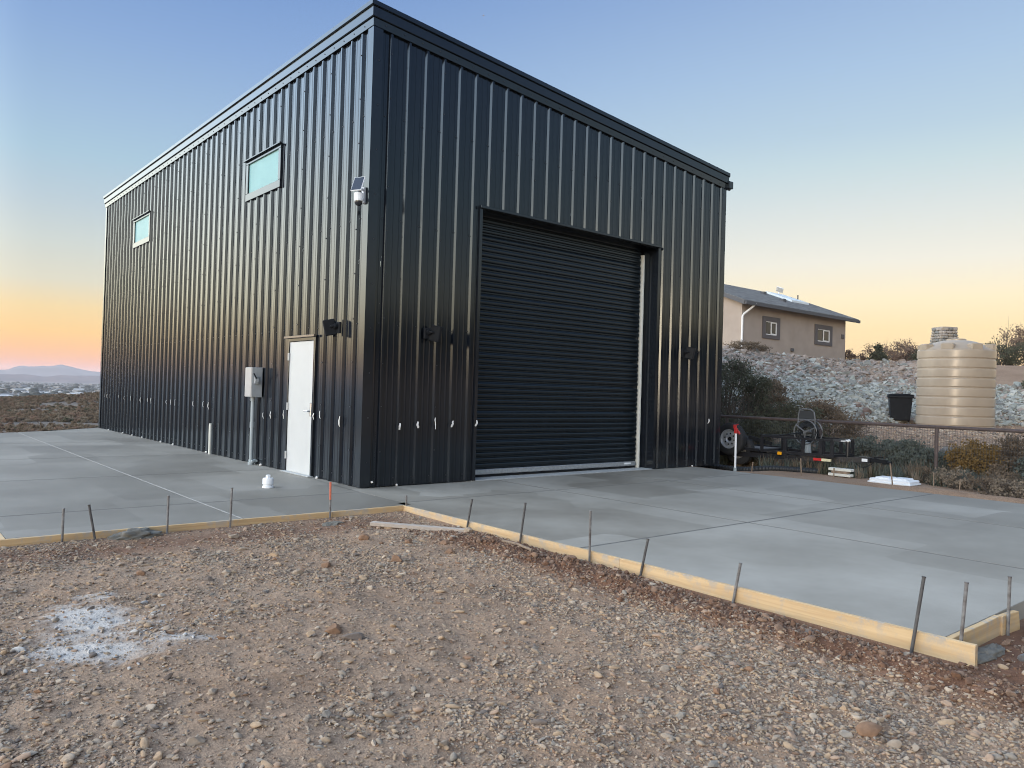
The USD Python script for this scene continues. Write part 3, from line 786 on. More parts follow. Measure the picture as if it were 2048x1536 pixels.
# screws: girt rows and stitch screws up the laps
rng = np.random.default_rng(7)
sc = B()
hexm = trimesh.creation.cylinder(radius=0.0085, height=0.008, sections=6)
girts = [0.12, 2.28, 3.75, 5.2]
Ty = trimesh.transformations.rotation_matrix(math.pi / 2, [1, 0, 0]); Tx = trimesh.transformations.rotation_matrix(math.pi / 2, [0, 1, 0])


def in_hole(u, z, holes):
    return any(h[0] - 0.05 < u < h[1] + 0.05 and h[2] - 0.05 < z < h[3] + 0.08 for h in holes)


for wall, first, ln, holes in (("f", X0, W, front_holes), ("l", Y0, L, left_holes)):
    k = 0
    while first + k * RIB < ln - 0.1:
        u = first + k * RIB
        pts = [(u - 0.062, z, 0.003) for z in girts] + ([(u + 0.002, z, 0.034) for z in np.arange(0.5, 6.4, 0.62)] if k % 3 == 0 else [])
        for uu, z, o in pts:
            z += rng.uniform(-0.012, 0.012)
            zt = (zr(uu) if wall == "f" else HW) - 0.12
            if z < zt and not in_hole(uu, z, holes):
                T = (Ty if wall == "f" else Tx).copy()
                T[:3, 3] = (uu, -o - 0.004, z) if wall == "f" else (-o - 0.004, uu, z)
                sc.tm(hexm, T)
        k += 1
for z in np.arange(0.35, 6.3, 0.62):
    for p, T0 in (((0.06, -0.040, z), Ty), ((W - 0.06, -0.040, min(z, 5.6)), Ty)):
        T = T0.copy(); T[:3, 3] = p; sc.tm(hexm, T)
for k in range(27):
    x = 0.15 + k * RIB
    T = Ty.copy(); T[:3, 3] = (x, -0.053, zr(x) - 0.008); sc.tm(hexm, T)
for k in range(49):
    T = Tx.copy(); T[:3, 3] = (-0.053, 0.2 + k * RIB, HW - 0.008); sc.tm(hexm, T)
sc.put("screw_heads", SCREWM, bld, kind="stuff")

# scraps of torn protective film along the ribs, and bits of white closure foam at the foot of the wall
leftscr = [(14.5, 0.96), (14.38, 0.94), (13.87, 0.95), (13.25, 0.96), (12.56, 0.93), (12.02, 0.94), (11.73, 0.95), (11.11, 0.93), (10.82, 0.92), (10.49, 0.94), (10.17, 0.94), (9.94, 0.93), (8.69, 0.93), (8.4, 0.94), (8.1, 0.94), (6.91, 0.95), (6.29, 0.96), (5.99, 0.94), (3.24, 0.86), (2.94, 0.88), (2.5, 0.91), (1.415, 0.93), (1.15, 0.96), (0.56, 0.89)]
frontscr = [(0.63, 0.85), (0.93, 0.87), (1.21, 0.89), (1.52, 0.88), (1.925, 0.89), (7.82, 0.91)]


def scrap(h, w, seed):
    r = np.random.default_rng(seed)
    n = 6
    s = np.linspace(0, 1, n)
    wob = np.cumsum(r.normal(0, 0.006, n)); out = 0.004 + 0.012 * np.sin(s * math.pi) + 0.01 * r.random() * s
    ww = w * (0.55 + 0.45 * np.sin(0.4 + s * 2.4)) * r.uniform(0.7, 1.1, n)
    v = []
    for o in (0, 0.0015):
        for k in range(n):
            v += [[wob[k] - ww[k] / 2, -out[k] - o, (s[k] - 0.5) * h], [wob[k] + ww[k] / 2, -out[k] - o - 0.004, (s[k] - 0.5) * h]]
    f = []
    for b in (0, 2 * n):
        for k in range(n - 1):
            a = b + 2 * k
            f.append([a, a + 1, a + 3, a + 2])
    return np.array(v), np.array(f)


for k, (u, z) in enumerate(leftscr):
    big = 0.15 if abs(u - 0.56) < 0.1 else 0.10 + 0.02 * (k % 3)
    v, f = scrap(big, 0.030 + 0.006 * (k % 2), 100 + k)
    kk = round((u - Y0) / RIB); uu = Y0 + kk * RIB - 0.02
    if u in (2.5, 1.415):
        uu = u
    v = v @ rz(-math.pi / 2).T + [-0.033, uu, z]
    obj("film_scrap", (v, f), TAPE, bld)
for k, (u, z) in enumerate(frontscr):
    v, f = scrap(0.17 if k == 2 else 0.095, 0.016 if k == 2 else 0.036, 200 + k)
    kk = round((u - X0) / RIB); uu = X0 + kk * RIB if u != 1.925 else 1.925
    obj("film_scrap", (v + [uu, -0.033, z], f), TAPE, bld)
rng = np.random.default_rng(5)
for u in (13.9, 12.6, 11.6, 10.55, 9.2, 8.3, 6.1, 3.25, 1.2):
    m = trimesh.creation.icosphere(1, 0.02); m.vertices *= rng.uniform(0.7, 1.3, (len(m.vertices), 1)); m.apply_translation([-0.045, Y0 + round((u - Y0) / RIB) * RIB + 0.03, 0.02])
    obj("foam_bit", m, TAPE, bld)
for u in (0.15, 0.55, 7.4):
    m = trimesh.creation.icosphere(1, 0.016); m.vertices *= rng.uniform(0.7, 1.3, (len(m.vertices), 1)); m.apply_translation([u, -0.045, 0.08 if u < 0.3 else 0.02])
    obj("foam_bit", m, TAPE, bld)

# windows: flashing frame and greenish pane
for (a, b2, z0, z1) in left_holes[1:]:
    fr = B()
    fr.rbox(-0.045, 0.03, a - 0.02, b2 + 0.02, z1 - 0.045, z1 + 0.03, 0.004).rbox(-0.045, 0.03, a - 0.02, b2 + 0.02, z0 - 0.03, z0 + 0.10, 0.004)
    fr.rbox(-0.043, 0.03, a - 0.02, a + 0.075, z0 + 0.101, z1 - 0.046, 0.004).rbox(-0.043, 0.03, b2 - 0.075, b2 + 0.02, z0 + 0.101, z1 - 0.046, 0.004)
    win = fr.put("window", TRIMP, bld)
    B().rbox(-0.085, -0.0455, a - 0.06, b2 + 0.06, z1 + 0.012, z1 + 0.036, 0.004).put("drip_cap", TRIMP, win)
    B().box(-0.016, -0.004, a + 0.07, b2 - 0.07, z0 + 0.095, z1 - 0.04).put("pane", PANE, win)

# white man door
dr = B().rbox(-0.022, 0.022, 1.512, 2.392, 0.018, 2.085, 0.004).put("door", WHITED, bld)
B().rbox(-0.040, 0.06, 2.396, 2.455, 0.008, 2.14, 0.004).rbox(-0.040, 0.06, 1.455, 1.508, 0.008, 2.14, 0.004).rbox(-0.040, 0.06, 1.5081, 2.3959, 2.090, 2.14, 0.004).put("door_frame", TRIMP, dr)
B().rbox(-0.085, -0.037, 1.42, 2.50, 2.141, 2.175, 0.004).put("drip_cap", M("bronze_flashing", (0.16, 0.13, 0.10), 0.35, 0.15, 10, metallic=0.6), dr)
for z in (0.27, 1.05, 1.85):
    B().rbox(-0.046, -0.022, 2.376, 2.412, z - 0.06, z + 0.06, 0.004).tube([(-0.046, 2.394, z - 0.06), (-0.046, 2.394, z + 0.06)], 0.008).put("hinge", STEEL, dr)
B().rbox(-0.038, -0.0225, 1.535, 1.58, 0.92, 1.13, 0.005).tube([(-0.022, 1.56, 1.0), (-0.085, 1.56, 1.0)], 0.011).tube([(-0.08, 1.55, 1.0), (-0.08, 1.69, 1.0)], 0.009).put("handle", CHROME, dr)
B().rbox(-0.10, -0.005, 1.45, 2.46, 0.002, 0.016, 0.003).put("sill", CONCLT, dr)

# roll-up door
YD = 0.28
rd = B().box(1.97, 6.19, YD + 0.035, YD + 0.05, 0.02, 4.30).put("roll_up_door", DOORP, bld)


def corrugated(z0, z1, x0, x1, waves):
    prof = [(0, z0), (-0.006, z0 + 0.012)]
    p = (z1 - z0 - 0.024) / waves
    for k in range(waves):
        a = z0 + 0.012 + k * p
        prof += [(-0.006, a + 0.16 * p), (-0.026, a + 0.30 * p), (-0.030, a + 0.45 * p), (-0.030, a + 0.70 * p), (-0.026, a + 0.85 * p), (-0.006, a + p)]
    prof += [(0, z1)]
    prof = np.array(prof)
    n = len(prof)
    v = np.vstack([np.c_[np.full(n, x0), YD + prof[:, 0], prof[:, 1]], np.c_[np.full(n, x1), YD + prof[:, 0], prof[:, 1]]])
    f = np.array([[i, n + i, n + i + 1, i + 1] for i in range(n - 1)])
    return v, f


z = 0.135
for k in range(9):
    z1 = min(z + 0.468, 4.32)
    obj("curtain_section", corrugated(z + 0.002, z1 - 0.002, 1.99, 6.02, 5), DOORP, rd)
    z = z1
B().rbox(1.99, 6.02, YD - 0.035, YD + 0.02, 0.055, 0.135, 0.006).box(1.99, 6.02, YD - 0.045, YD - 0.0352, 0.07, 0.082).put("bottom_bar", STEEL, rd)
B().box(1.99, 6.02, YD - 0.02, YD + 0.01, 0.02, 0.054).put("bottom_seal", BLACKPL, rd)
B().box(1.93, 1.99, YD - 0.045, YD + 0.03, 0.01, 4.25).put("guide_rail", TRIMP, rd)
B().box(6.105, 6.185, YD - 0.045, YD + 0.03, 0.01, 4.25).put("guide_rail", TRIMP, rd)
B().rbox(6.062, 6.102, YD - 0.06, YD + 0.02, 0.012, 4.08, 0.004).put("edge_weatherstrip", PALEVINYL, rd)
B().box(5.70, 5.88, YD - 0.038, YD - 0.0355, 0.088, 0.118).put("bar_label", WHITEPL, rd)
B().box(1.90, 6.24, 0.02, YD + 0.40, 4.32, 4.34).put("hood", TRIMP, rd)
# opening trim: jambs and header
j = B().box(1.90, 1.955, -0.040, YD + 0.04, 0.006, 4.20).put("door_jamb", TRIMP, bld)
j = B().box(6.186, 6.236, -0.040, YD + 0.04, 0.006, 4.20).put("door_jamb", TRIMP, bld)
B().rbox(1.89, 6.246, -0.075, -0.0, 4.201, 4.245, 0.005).box(1.955, 6.186, 0.0, YD + 0.04, 4.202, 4.215).put("door_header", TRIMP, bld)
B().prism([(1.90, -0.03), (6.24, -0.03), (6.24, 0.9), (1.90, 0.9)], -0.12, 0.010).put("threshold", CONCLT, bld)
B().box(0.05, W - 0.05, 0.7, L - 0.05, -0.12, 0.004).put("floor", CONCLT, bld)

# ------------------------------------------------------------------ fixtures on the building
def sconce(label, base, out, side, face):
    """square shielded wall light: wall box, round knuckle, tilted square head with lens"""
    t = thing("wall_lamp", label, "lamp", group="black floodlights on the workshop walls")
    base = np.array(base, float); out = np.array(out, float); side = np.array(side, float)
    R = np.stack([side, out, [0, 0, 1]], 1)
    B().rbox(-0.055, 0.055, 0.0, 0.045, -0.08, 0.08, 0.008, R, base).put("back_box", BLACKPL, t)
    k = B(); k.lathe([(0.0, 0.0), (0.034, 0.0), (0.038, 0.01), (0.038, 0.04), (0.032, 0.05), (0.0, 0.05)], 20)
    k.rotate(R @ rx(-math.pi / 2), base + out * 0.045 + np.array([0, 0, 0.02])); k.put("knuckle", BLACKPL, t, smooth=40)
    k2 = B().tube([base + out * 0.09 + [0, 0, 0.02], base + out * 0.12 + side * face * 0.02 + [0, 0, 0.02], base + out * 0.12 + side * face * 0.06 + [0, 0, 0.01]], 0.016, 8); k2.put("arm", BLACKPL, t, smooth=40)
    hc = base + out * 0.12 + side * face * 0.085
    Rh = R @ rz(-face * 0.35) @ rx(-0.22)
    B().rbox(-0.032, 0.032, -0.085, 0.085, -0.115, 0.115, 0.01, Rh, hc).put("head", BLACKPL, t)
    B().box(-0.034 if face < 0 else 0.0322, -0.0322 if face < 0 else 0.034, -0.07, 0.07, -0.095, 0.095, Rh, hc).put("lens", GLASSDK, t)
    return t


sconce("black square floodlight beside the white door on the long wall", (-0.034, 0.68, 2.24), (-1, 0, 0), (0, 1, 0), 1)
sconce("black square floodlight between the corner and the roll-up door", (0.98, -0.034, 2.20), (0, -1, 0), (1, 0, 0), 1)
sconce("black square floodlight right of the roll-up door, half lost in the dark wall", (7.0, -0.034, 2.25), (0, -1, 0), (1, 0, 0), 1)

cm = thing("security_camera", "white dome security camera with solar panel high on the workshop corner", "camera")
B().rbox(-0.075, -0.036, 0.035, 0.10, 3.93, 4.16, 0.008).tube([(-0.05, 0.06, 4.10), (-0.12, 0.02, 4.12)], 0.016).tube([(-0.05, 0.06, 3.98), (-0.16, 0.02, 4.00)], 0.02).put("bracket", WHITEPL, cm)
B().lathe([(0.0, 0.155), (0.052, 0.15), (0.062, 0.14), (0.062, 0.045), (0.056, 0.035), (0, 0.035)], 24, (-0.17, -0.005, 3.90)).put("housing", WHITEPL, cm, smooth=40)
B().lathe([(0.0, -0.032), (0.022, -0.029), (0.040, -0.018), (0.052, 0.0), (0.056, 0.02), (0.056, 0.036), (0, 0.036)], 24, (-0.17, -0.005, 3.90)).put("dome", GLASSDK, cm, smooth=60)
Rp = rz(math.radians(-62)) @ rx(math.radians(-24))
sp = B().rbox(-0.085, 0.085, -0.008, 0.008, -0.115, 0.115, 0.004, Rp, (-0.20, -0.03, 4.16)).put("solar_panel", WHITEPL, cm)
B().box(-0.076, 0.076, -0.0095, -0.0082, -0.105, 0.105, Rp, (-0.20, -0.03, 4.16)).put("solar_cells", SOLAR, sp)
B().tube([(-0.21, -0.02, 4.14), (-0.16, 0.0, 4.10), (-0.10, 0.03, 4.11)], 0.012).put("panel_arm", WHITEPL, cm)

eb = thing("electrical_box", "grey electrical disconnect box with side lever on the long wall", "electrical box")
B().rbox(-0.225, -0.036, 3.43, 3.72, 1.17, 1.68, 0.006).put("box", GREYBOX, eb)
B().rbox(-0.232, -0.2255, 3.44, 3.71, 1.18, 1.67, 0.002).put("cover", M("pale_grey_enamel", (0.36, 0.355, 0.34), 0.3, 0.05, 8), eb)
B().rbox(-0.19, -0.12, 3.385, 3.43, 1.40, 1.52, 0.006).lathe([(0, 0), (0.03, 0), (0.03, 0.02), (0, 0.02)], 16, (-0.15, 3.366, 1.46), "y").put("switch_hub", GREYBOX, eb)
B().beam((-0.15, 3.376, 1.46), (-0.215, 3.372, 1.575), 0.018, 0.018).put("lever", BLACKPL, eb)
cd = thing("conduit", "grey electrical conduit running from the box down into the slab", "conduit")
B().tube([(-0.12, 3.62, 0.0), (-0.12, 3.62, 1.168)], 0.030, 14).put("pipe", GREYPVC, cd, smooth=40)
B().tube([(-0.12, 3.62, 1.10), (-0.12, 3.62, 1.169)], 0.037, 14).tube([(-0.12, 3.62, 0.64), (-0.12, 3.62, 0.74)], 0.036, 14).put("coupling", GREYPVC, cd, smooth=40)
B().tube([(-0.12, 3.62, 0.0), (-0.12, 3.62, 0.05)], 0.05, 14).box(-0.13, -0.036, 3.54, 3.70, 0.055, 0.085).lathe([(0.0, 0.0), (0.02, 0), (0.02, 0.03), (0, 0.03)], 10, (-0.12, 3.53, 0.06), "y").put("foot_clamp", GREYPVC, cd, smooth=40)
cs = B().tube([(-0.07, 5.84, 0.0), (-0.07, 5.84, 0.60)], 0.026, 14).put("conduit", PALEVINYL, smooth=40, label="short open stub of pale conduit standing at the foot of the long wall", cat="conduit")

po = thing("cleanout_pipe", "short white capped pipe standing up through the slab", "pipe")
B().lathe([(0.075, 0.0), (0.075, 0.022), (0.058, 0.03), (0.055, 0.06)], 20, (-1.06, 0.62, 0.0)).put("collar", WHITEPL, po, smooth=40)
B().lathe([(0.068, 0.045), (0.072, 0.05), (0.072, 0.118), (0.062, 0.13), (0, 0.13)], 24, (-1.06, 0.62, 0.0)).put("cap", WHITEPL, po, smooth=40)
B().lathe([(0.034, 0.128), (0.034, 0.165), (0.030, 0.17), (0, 0.17)], 6, (-1.06, 0.62, 0.0)).put("plug", WHITEPL, po)

# ------------------------------------------------------------------ form boards, stakes and scraps
def board(label, p0, p1, mat, t=0.038, h=0.14, top=0.0, tip=False, seed=0):
    p0, p1 = np.array([*p0, top - h / 2]), np.array([*p1, top - h / 2])
    d = p1 - p0; Ln = np.linalg.norm(d); d /= Ln
    s = np.cross([0, 0, 1], d)
    R = np.stack([d, s, [0, 0, 1]], 1)
    r = np.random.default_rng(seed)
    n = max(3, int(Ln / 0.35))
    xs = np.linspace(0, Ln, n)
    # slightly bowed board with eased edges
    sec = [(-t / 2, -h / 2 + .003), (-t / 2 + .003, -h / 2), (t / 2 - .003, -h / 2), (t / 2, -h / 2 + .003), (t / 2, h / 2 - .003), (t / 2 - .003, h / 2), (-t / 2 + .003, h / 2), (-t / 2, h / 2 - .003)]
    wob = np.cumsum(r.normal(0, 0.0012, n)); wob -= np.linspace(wob[0], wob[-1], n)
    wz = r.normal(0, 0.0012, n)
    v = []
    for k, x in enumerate(xs):
        for a, b in sec:
            xx = x
            if tip and k == n - 1:
                xx = x - 0.05 * (b + h / 2) / h - 0.03 * r.random()
            v.append([xx, a + wob[k], b + wz[k]])
    m = len(sec)
    f = [[k * m + i, k * m + (i + 1) % m, (k + 1) * m + (i + 1) % m, (k + 1) * m + i] for k in range(n - 1) for i in range(m)]
    b = B().add(np.array(v) @ R.T + p0, np.array(f)[:, ::-1])
    b.add(np.array(v) @ R.T + p0, [[0, i, i + 1] for i in range(1, m - 1)] + [[(n - 1) * m, (n - 1) * m + i + 1, (n - 1) * m + i] for i in range(1, m - 1)])
    mm = trimesh.Trimesh(*b.mesh(), process=True); mm.fix_normals()
    return data(obj("form_board", mm, mat), label=label, cat="board", group="timber boards forming the slab edges")


YB = -1.60 - 0.021
board("timber form board at far left, running up to the grey concrete spill", (-4.36, YB), (-3.25, YB), WOODX, seed=1)
board("timber form board with three stakes, between the concrete spill and the orange-topped stake", (-3.247, YB), (-1.262, YB), WOODX, seed=2)
board("short timber form board from the orange-topped stake to the inner corner", (-1.259, YB), (-0.345, YB), WOODX, seed=3)
XB = -0.30 - 0.021
board("timber form board starting at the inner corner of the two slabs", (XB, -1.59), (XB, -4.72), WOODY, seed=4)
board("short timber form board in the middle of the slab's long edge", (XB, -4.723), (XB, -5.05), WOODY, seed=5)
board("long timber form board running past the near corner of the apron", (XB, -5.053), (XB, -7.775), WOODY, seed=6)
board("mortar-smeared timber form board on the apron's front edge near the corner stake", (-0.298, -7.621), (-0.10, -7.621), WOODX, seed=7)
board("mortar-smeared timber form board between the two right-hand corner stakes", (-0.098, -7.621), (0.50, -7.621), WOODX, seed=8)
board("broken splintered end of a form board at the right edge", (0.503, -7.635), (0.80, -7.66), WOODX, tip=True, seed=9)
board("timber form board on the left slab's outer edge, mostly out of view", (-4.322, -1.60), (-4.322, -0.2), WOODY, seed=10)

stakes = [
    ([-3.895, -1.7, -0.049], [-3.893, -1.705, 0.242], REBAR, "grey steel stake farthest left in front of the slab"),
    ([-3.633, -1.7, -0.062], [-3.684, -1.662, 0.252], REBARD, "rusty steel stake leaning left, second from the left"),
    ([-3.016, -1.7, -0.067], [-3.015, -1.705, 0.296], REBAR, "upright steel stake just right of the concrete spill"),
    ([-2.414, -1.7, -0.06], [-2.411, -1.709, 0.337], REBAR, "tall steel stake where the pale joint line meets the board"),
    ([-1.308, -1.68, -0.038], [-1.314, -1.679, 0.342], REBAR, "steel stake with orange-painted top in front of the workshop corner"),
    ([-0.314, -1.66, -0.051], [-0.314, -1.662, 0.121], REBAR, "short stake at the inner corner where the boards meet"),
    ([-0.36, -2.928, -0.065], [-0.328, -2.959, 0.238], REBARD, "rusty stake leaning right beside the end of the loose plank"),
    ([-0.36, -3.785, -0.078], [-0.331, -3.816, 0.311], REBARD, "rust-brown stake in front of the roll-up door's threshold"),
    ([-0.36, -4.719, -0.057], [-0.365, -4.72, 0.36], REBAR, "mortar-splashed upright stake at the first apron joint"),
    ([-0.36, -5.304, -0.068], [-0.324, -5.338, 0.212], REBARD, "stake leaning right halfway along the apron board"),
    ([-0.36, -6.178, -0.114], [-0.326, -6.21, 0.177], REBAR, "white-splashed stake leaning right on the long near board"),
    ([-0.37, -7.437, -0.125], [-0.325, -7.481, 0.335], REBARD, "tallest dark stake at the near corner of the apron"),
    ([-0.268, -7.668, -0.10], [-0.247, -7.69, 0.333], REBAR, "pale stake just right of the near corner"),
    ([0.542, -7.672, -0.10], [0.543, -7.676, 0.26], REBAR, "pale stake at the far right on the broken board"),
]
for b_, t_, m_, lab in stakes:
    st = thing("form_stake", lab, "stake", group="steel form stakes along the slab edges")
    b_, t_ = np.array(b_), np.array(t_)
    low = b_ + (b_ - t_) * 0.35
    d = (t_ - low) / np.linalg.norm(t_ - low)
    B().tube([low, t_ - d * 0.006, t_], [0.0105, 0.0105, 0.0095], 12).put("rod", m_, st, smooth=50)
    B().tube([t_ - d * 0.004, t_ + d * 0.003], 0.0125, 12).put("struck_head", m_, st, smooth=50)
    if "orange" in lab:
        B().tube([t_ - d * 0.20, t_ - d * 0.005], 0.0112, 12).put("painted_top", ORANGE, st, smooth=50)

pk = trimesh.Trimesh(*B().rbox(-0.62, 0.62, -0.044, 0.044, -0.019, 0.019, 0.004).mesh(), process=True)
a0, a1 = np.array([-1.13, -2.27]), np.array([-0.47, -3.09])
ang = math.atan2(*(a1 - a0)[::-1]); mid_ = (a0 + a1) / 2
ln = np.linalg.norm(a1 - a0)
pk.vertices[:, 0] *= ln / 1.24
zz = float(np.max(gz(*np.linspace(a0, a1, 9).T))) + 0.012
pk.vertices = np.array(pk.vertices) @ ry(0.015).T @ rz(ang).T + [mid_[0], mid_[1], zz]
data(obj("plank", pk, WOODGREY), label="loose grey mortar-stained plank lying on the gravel by the inner corner", cat="plank")
sp0 = np.array([-0.61, -3.82]); sp1 = np.array([-0.63, -4.26])
zs_ = gz(*np.stack([sp0, sp1]).T)
B().tube([[*sp0, zs_[0] + 0.02], [*((sp0 + sp1) / 2), zs_.mean() + 0.03], [*sp1, zs_[1] + 0.015]], 0.012, 8).put("stick", STICK, smooth=50, label="thin bent stick lying on red soil beside the apron board", cat="stick")
B().tube([[0.02, -7.90, float(gz(0.02, -7.9)) + 0.02], [0.75, -8.02, float(gz(0.75, -8.02)) + 0.03]], 0.020, 12).put("steel_pipe", REBAR, smooth=50, label="grey steel pipe lying on the ground at the right edge by the apron corner", cat="pipe")


def lump(cx, cy, sx, sy, h, seed, flat=0.5):
    m = trimesh.creation.icosphere(4, 1.0)
    v = np.array(m.vertices)
    n = meshkit.fbm(v * 2.6 + seed, 5, seed)
    v *= (0.45 + 1.1 * n)[:, None]
    v = v * [sx, sy, h]
    v[:, 2] = np.where(v[:, 2] < 0, v[:, 2] * 0.4, v[:, 2])
    v += [cx, cy, 0]
    v[:, 2] += gz(v[:, 0], v[:, 1]) - 0.01
    return v, np.array(m.faces)


data(obj("concrete_spill", lump(-3.30, -1.72, 0.22, 0.12, 0.075, 3), CONCWET, smooth=True), label="lump of spilled grey concrete over the left form board", cat="concrete")
data(obj("concrete_spill", lump(-1.42, -1.95, 0.12, 0.07, 0.03, 5), CONCWET, smooth=True), label="small flat smear of spilled concrete near the orange-topped stake", cat="concrete")
data(obj("concrete_spill", lump(0.95, -7.85, 0.5, 0.14, 0.06, 8), CONCWET, smooth=True), label="spilled concrete against the apron edge at the far right", cat="concrete")
data(obj("concrete_spill", lump(-0.02, -7.73, 0.22, 0.07, 0.05, 12), CONCWET, smooth=True), label="spilled concrete under the smeared board at the near corner", cat="concrete")

# ------------------------------------------------------------------ yard east of the building: fence, trailer and small things
fn = thing("pipe_fence", "rust-brown pipe fence with welded wire mesh behind the trailer", "fence")
yr0, yr1 = -10.5, 6.5
B().tube([(11.0, yr0, 0.94), (11.0, -3.0, 0.938), (11.0, yr1, 0.94)], 0.034, 12).put("rail", FENCEP, fn, smooth=50)
for y in np.arange(-8.06, 6.5, 2.42):
    B().tube([(11.0, y, float(gz(11.0, y)) - 0.2), (11.0, y, 0.915)], 0.036, 12).put("post", FENCEP, fn, smooth=50)
wm = B()
for y in np.arange(yr0, yr1, 0.0508):
    g = float(ground_z(11.04, y))
    wm.box(11.036, 11.0395, y - 0.0017, y + 0.0017, g - 0.02, 0.92)
for z in np.arange(-0.05, 0.93, 0.1016):
    wm.box(11.0396, 11.043, yr0, yr1, z - 0.0017, z + 0.0017)
wm.put("wire_mesh", WIRE, fn, kind="stuff")

# trailer: tongue to the right, bed hidden behind the building
tr = thing("utility_trailer", "black steel utility trailer with spare wheel and front rack, parked along the fence", "trailer")
B().beam((9.5, 3.6, 0.10), (9.52, -1.2, 0.205), 0.055, 0.10).beam((9.52, -1.2, 0.205), (9.74, -2.36, 0.252), 0.055, 0.10).beam((10.7, 3.6, 0.10), (10.62, -0.6, 0.195), 0.055, 0.10).beam((10.62, -0.6, 0.195), (9.86, -2.36, 0.252), 0.055, 0.10).put("chassis", TRBLACK, tr)
B().beam((9.80, -2.28, 0.257), (9.80, -2.50, 0.262), 0.16, 0.11).put("tongue_plate", TRBLACK, tr)
B().beam((9.80, -2.48, 0.27), (9.80, -2.80, 0.25), 0.09, 0.075).tube([(9.80, -2.72, 0.24), (9.80, -2.88, 0.235)], [0.045, 0.03], 10).beam((9.80, -2.55, 0.315), (9.80, -2.72, 0.33), 0.03, 0.03).put("coupler", BLACKPL, tr)
B().box(9.705, 9.708, -2.46, -2.35, 0.225, 0.285).put("placard", WHITEPL, tr)
b = B()
for y0 in np.linspace(0.0, 3.5, 6):
    b.beam((9.47, y0, 0.22), (10.72, y0, 0.22), 0.05, 0.07)
b.beam((9.45, 3.6, 0.30), (9.45, -0.25, 0.30), 0.05, 0.06).beam((10.74, 3.6, 0.30), (10.74, -0.25, 0.30), 0.05, 0.06)
b.put("bed_frame", TRBLACK, tr)
deck = B()
for k in range(8):
    deck.box(9.50 + k * 0.153, 9.648 + k * 0.153, -0.2, 3.58, 0.262, 0.296)
deck.put("deck", M("grey_deck_boards", (0.13, 0.12, 0.11), 0.8, 0.25, 12), tr)
# front rack: open frame of flat bar on the tongue
rk = B()
z0r, z1r = 0.265, 0.605
for x in (9.46, 10.30):
    rk.beam((x, -0.28, z1r), (x, -1.90, z1r), 0.035, 0.045).beam((x, -0.28, z0r + 0.03), (x, -1.90, z0r + 0.03), 0.035, 0.06)
    for y in (-0.31, -0.85, -1.25, -1.63, -1.87):
        rk.box(x - 0.012, x + 0.012, y - 0.035, y + 0.035, z0r, z1r - 0.02)
for y in (-0.30, -1.88):
    rk.beam((9.478, y, z1r + 0.002), (10.282, y, z1r + 0.002), 0.035, 0.04).beam((9.478, y, z0r + 0.035), (10.282, y, z0r + 0.035), 0.035, 0.05)
for y in np.linspace(-0.45, -1.75, 7):
    rk.beam((9.478, y, z0r - 0.004), (10.282, y, z0r - 0.004), 0.03, 0.02)
rk.put("front_rack", TRBLACK, tr)


def wheel(cx, cy, cz, parent, name, face=-1, dia=0.69, w=0.20):
    R = dia / 2
    prof = [(R * 0.60, -w * 0.42), (R * 0.66, -w * 0.5), (R * 0.86, -w * 0.5), (R * 0.95, -w * 0.42), (R, -w * 0.33), (R, w * 0.33), (R * 0.95, w * 0.42), (R * 0.86, w * 0.5), (R * 0.66, w * 0.5), (R * 0.60, w * 0.42), (R * 0.60, -w * 0.42)]
    t = B().lathe(prof, 40, (cx, cy, cz), "x")
    for k in range(48):                                    # tread blocks
        a = k * 2 * math.pi / 48
        R_ = rx(a)
        for s_ in (-1, 1):
            t.box(s_ * w * 0.17 - w * 0.13, s_ * w * 0.17 + w * 0.13, -0.013, 0.013, R - 0.004, R + 0.006, R_, (cx, cy, cz))
    tp = t.put(name, TIRE, parent, smooth=35)
    f = face * w
    rim = B().lathe([(R * 0.61, f * 0.45), (R * 0.585, f * 0.46), (R * 0.57, f * 0.40), (R * 0.53, f * 0.20), (R * 0.46, f * 0.15), (R * 0.43, f * 0.24), (R * 0.24, f * 0.30), (R * 0.20, f * 0.22), (R * 0.0, f * 0.22)], 40, (cx, cy, cz), "x")
    rp = rim.put("rim", RIM, tp, smooth=35)
    holes = B()
    for k in range(8):
        a = k * 2 * math.pi / 8 + 0.2
        holes.lathe([(0.0, f * 0.285), (R * 0.055, f * 0.285), (R * 0.055, f * 0.2)], 10, (cx, cy + R * 0.345 * math.cos(a), cz + R * 0.345 * math.sin(a)), "x")
    holes.lathe([(0, f * 0.24), (R * 0.13, f * 0.24), (R * 0.14, f * 0.2)], 14, (cx, cy, cz), "x")
    holes.put("rim_hole", BLACKPL, tp)
    return tp


wheel(9.33, 0.375, 0.50, tr, "spare_tyre")
B().beam((9.42, 0.375, 0.50), (9.42, 0.375, 0.28), 0.06, 0.05, up=(1, 0, 0)).put("spare_mount", TRBLACK, tr)
wheel(9.62, 0.33, 0.27, tr, "tyre", dia=0.66)
B().box(9.44, 9.478, -1.66, -1.49, 0.185, 0.235).put("red_reflector", REDTAPE, tr)
B().box(9.44, 9.478, -1.85, -1.6605, 0.185, 0.235).put("cream_reflector", CREAMTAPE, tr)
B().rbox(9.41, 9.4465, -0.79, -0.70, 0.235, 0.30, 0.008).put("side_marker", AMBER, tr)
B().tube([(9.80, -2.02, 0.02), (9.80, -2.02, 0.60)], 0.028, 12).lathe([(0, 0), (0.07, 0.0), (0.07, 0.012), (0, 0.014)], 14, (9.80, -2.02, 0.0)).tube([(9.80, -2.02, 0.30), (9.80, -2.02, 0.58)], 0.038, 12).put("jack", TRBLACK, tr, smooth=50)
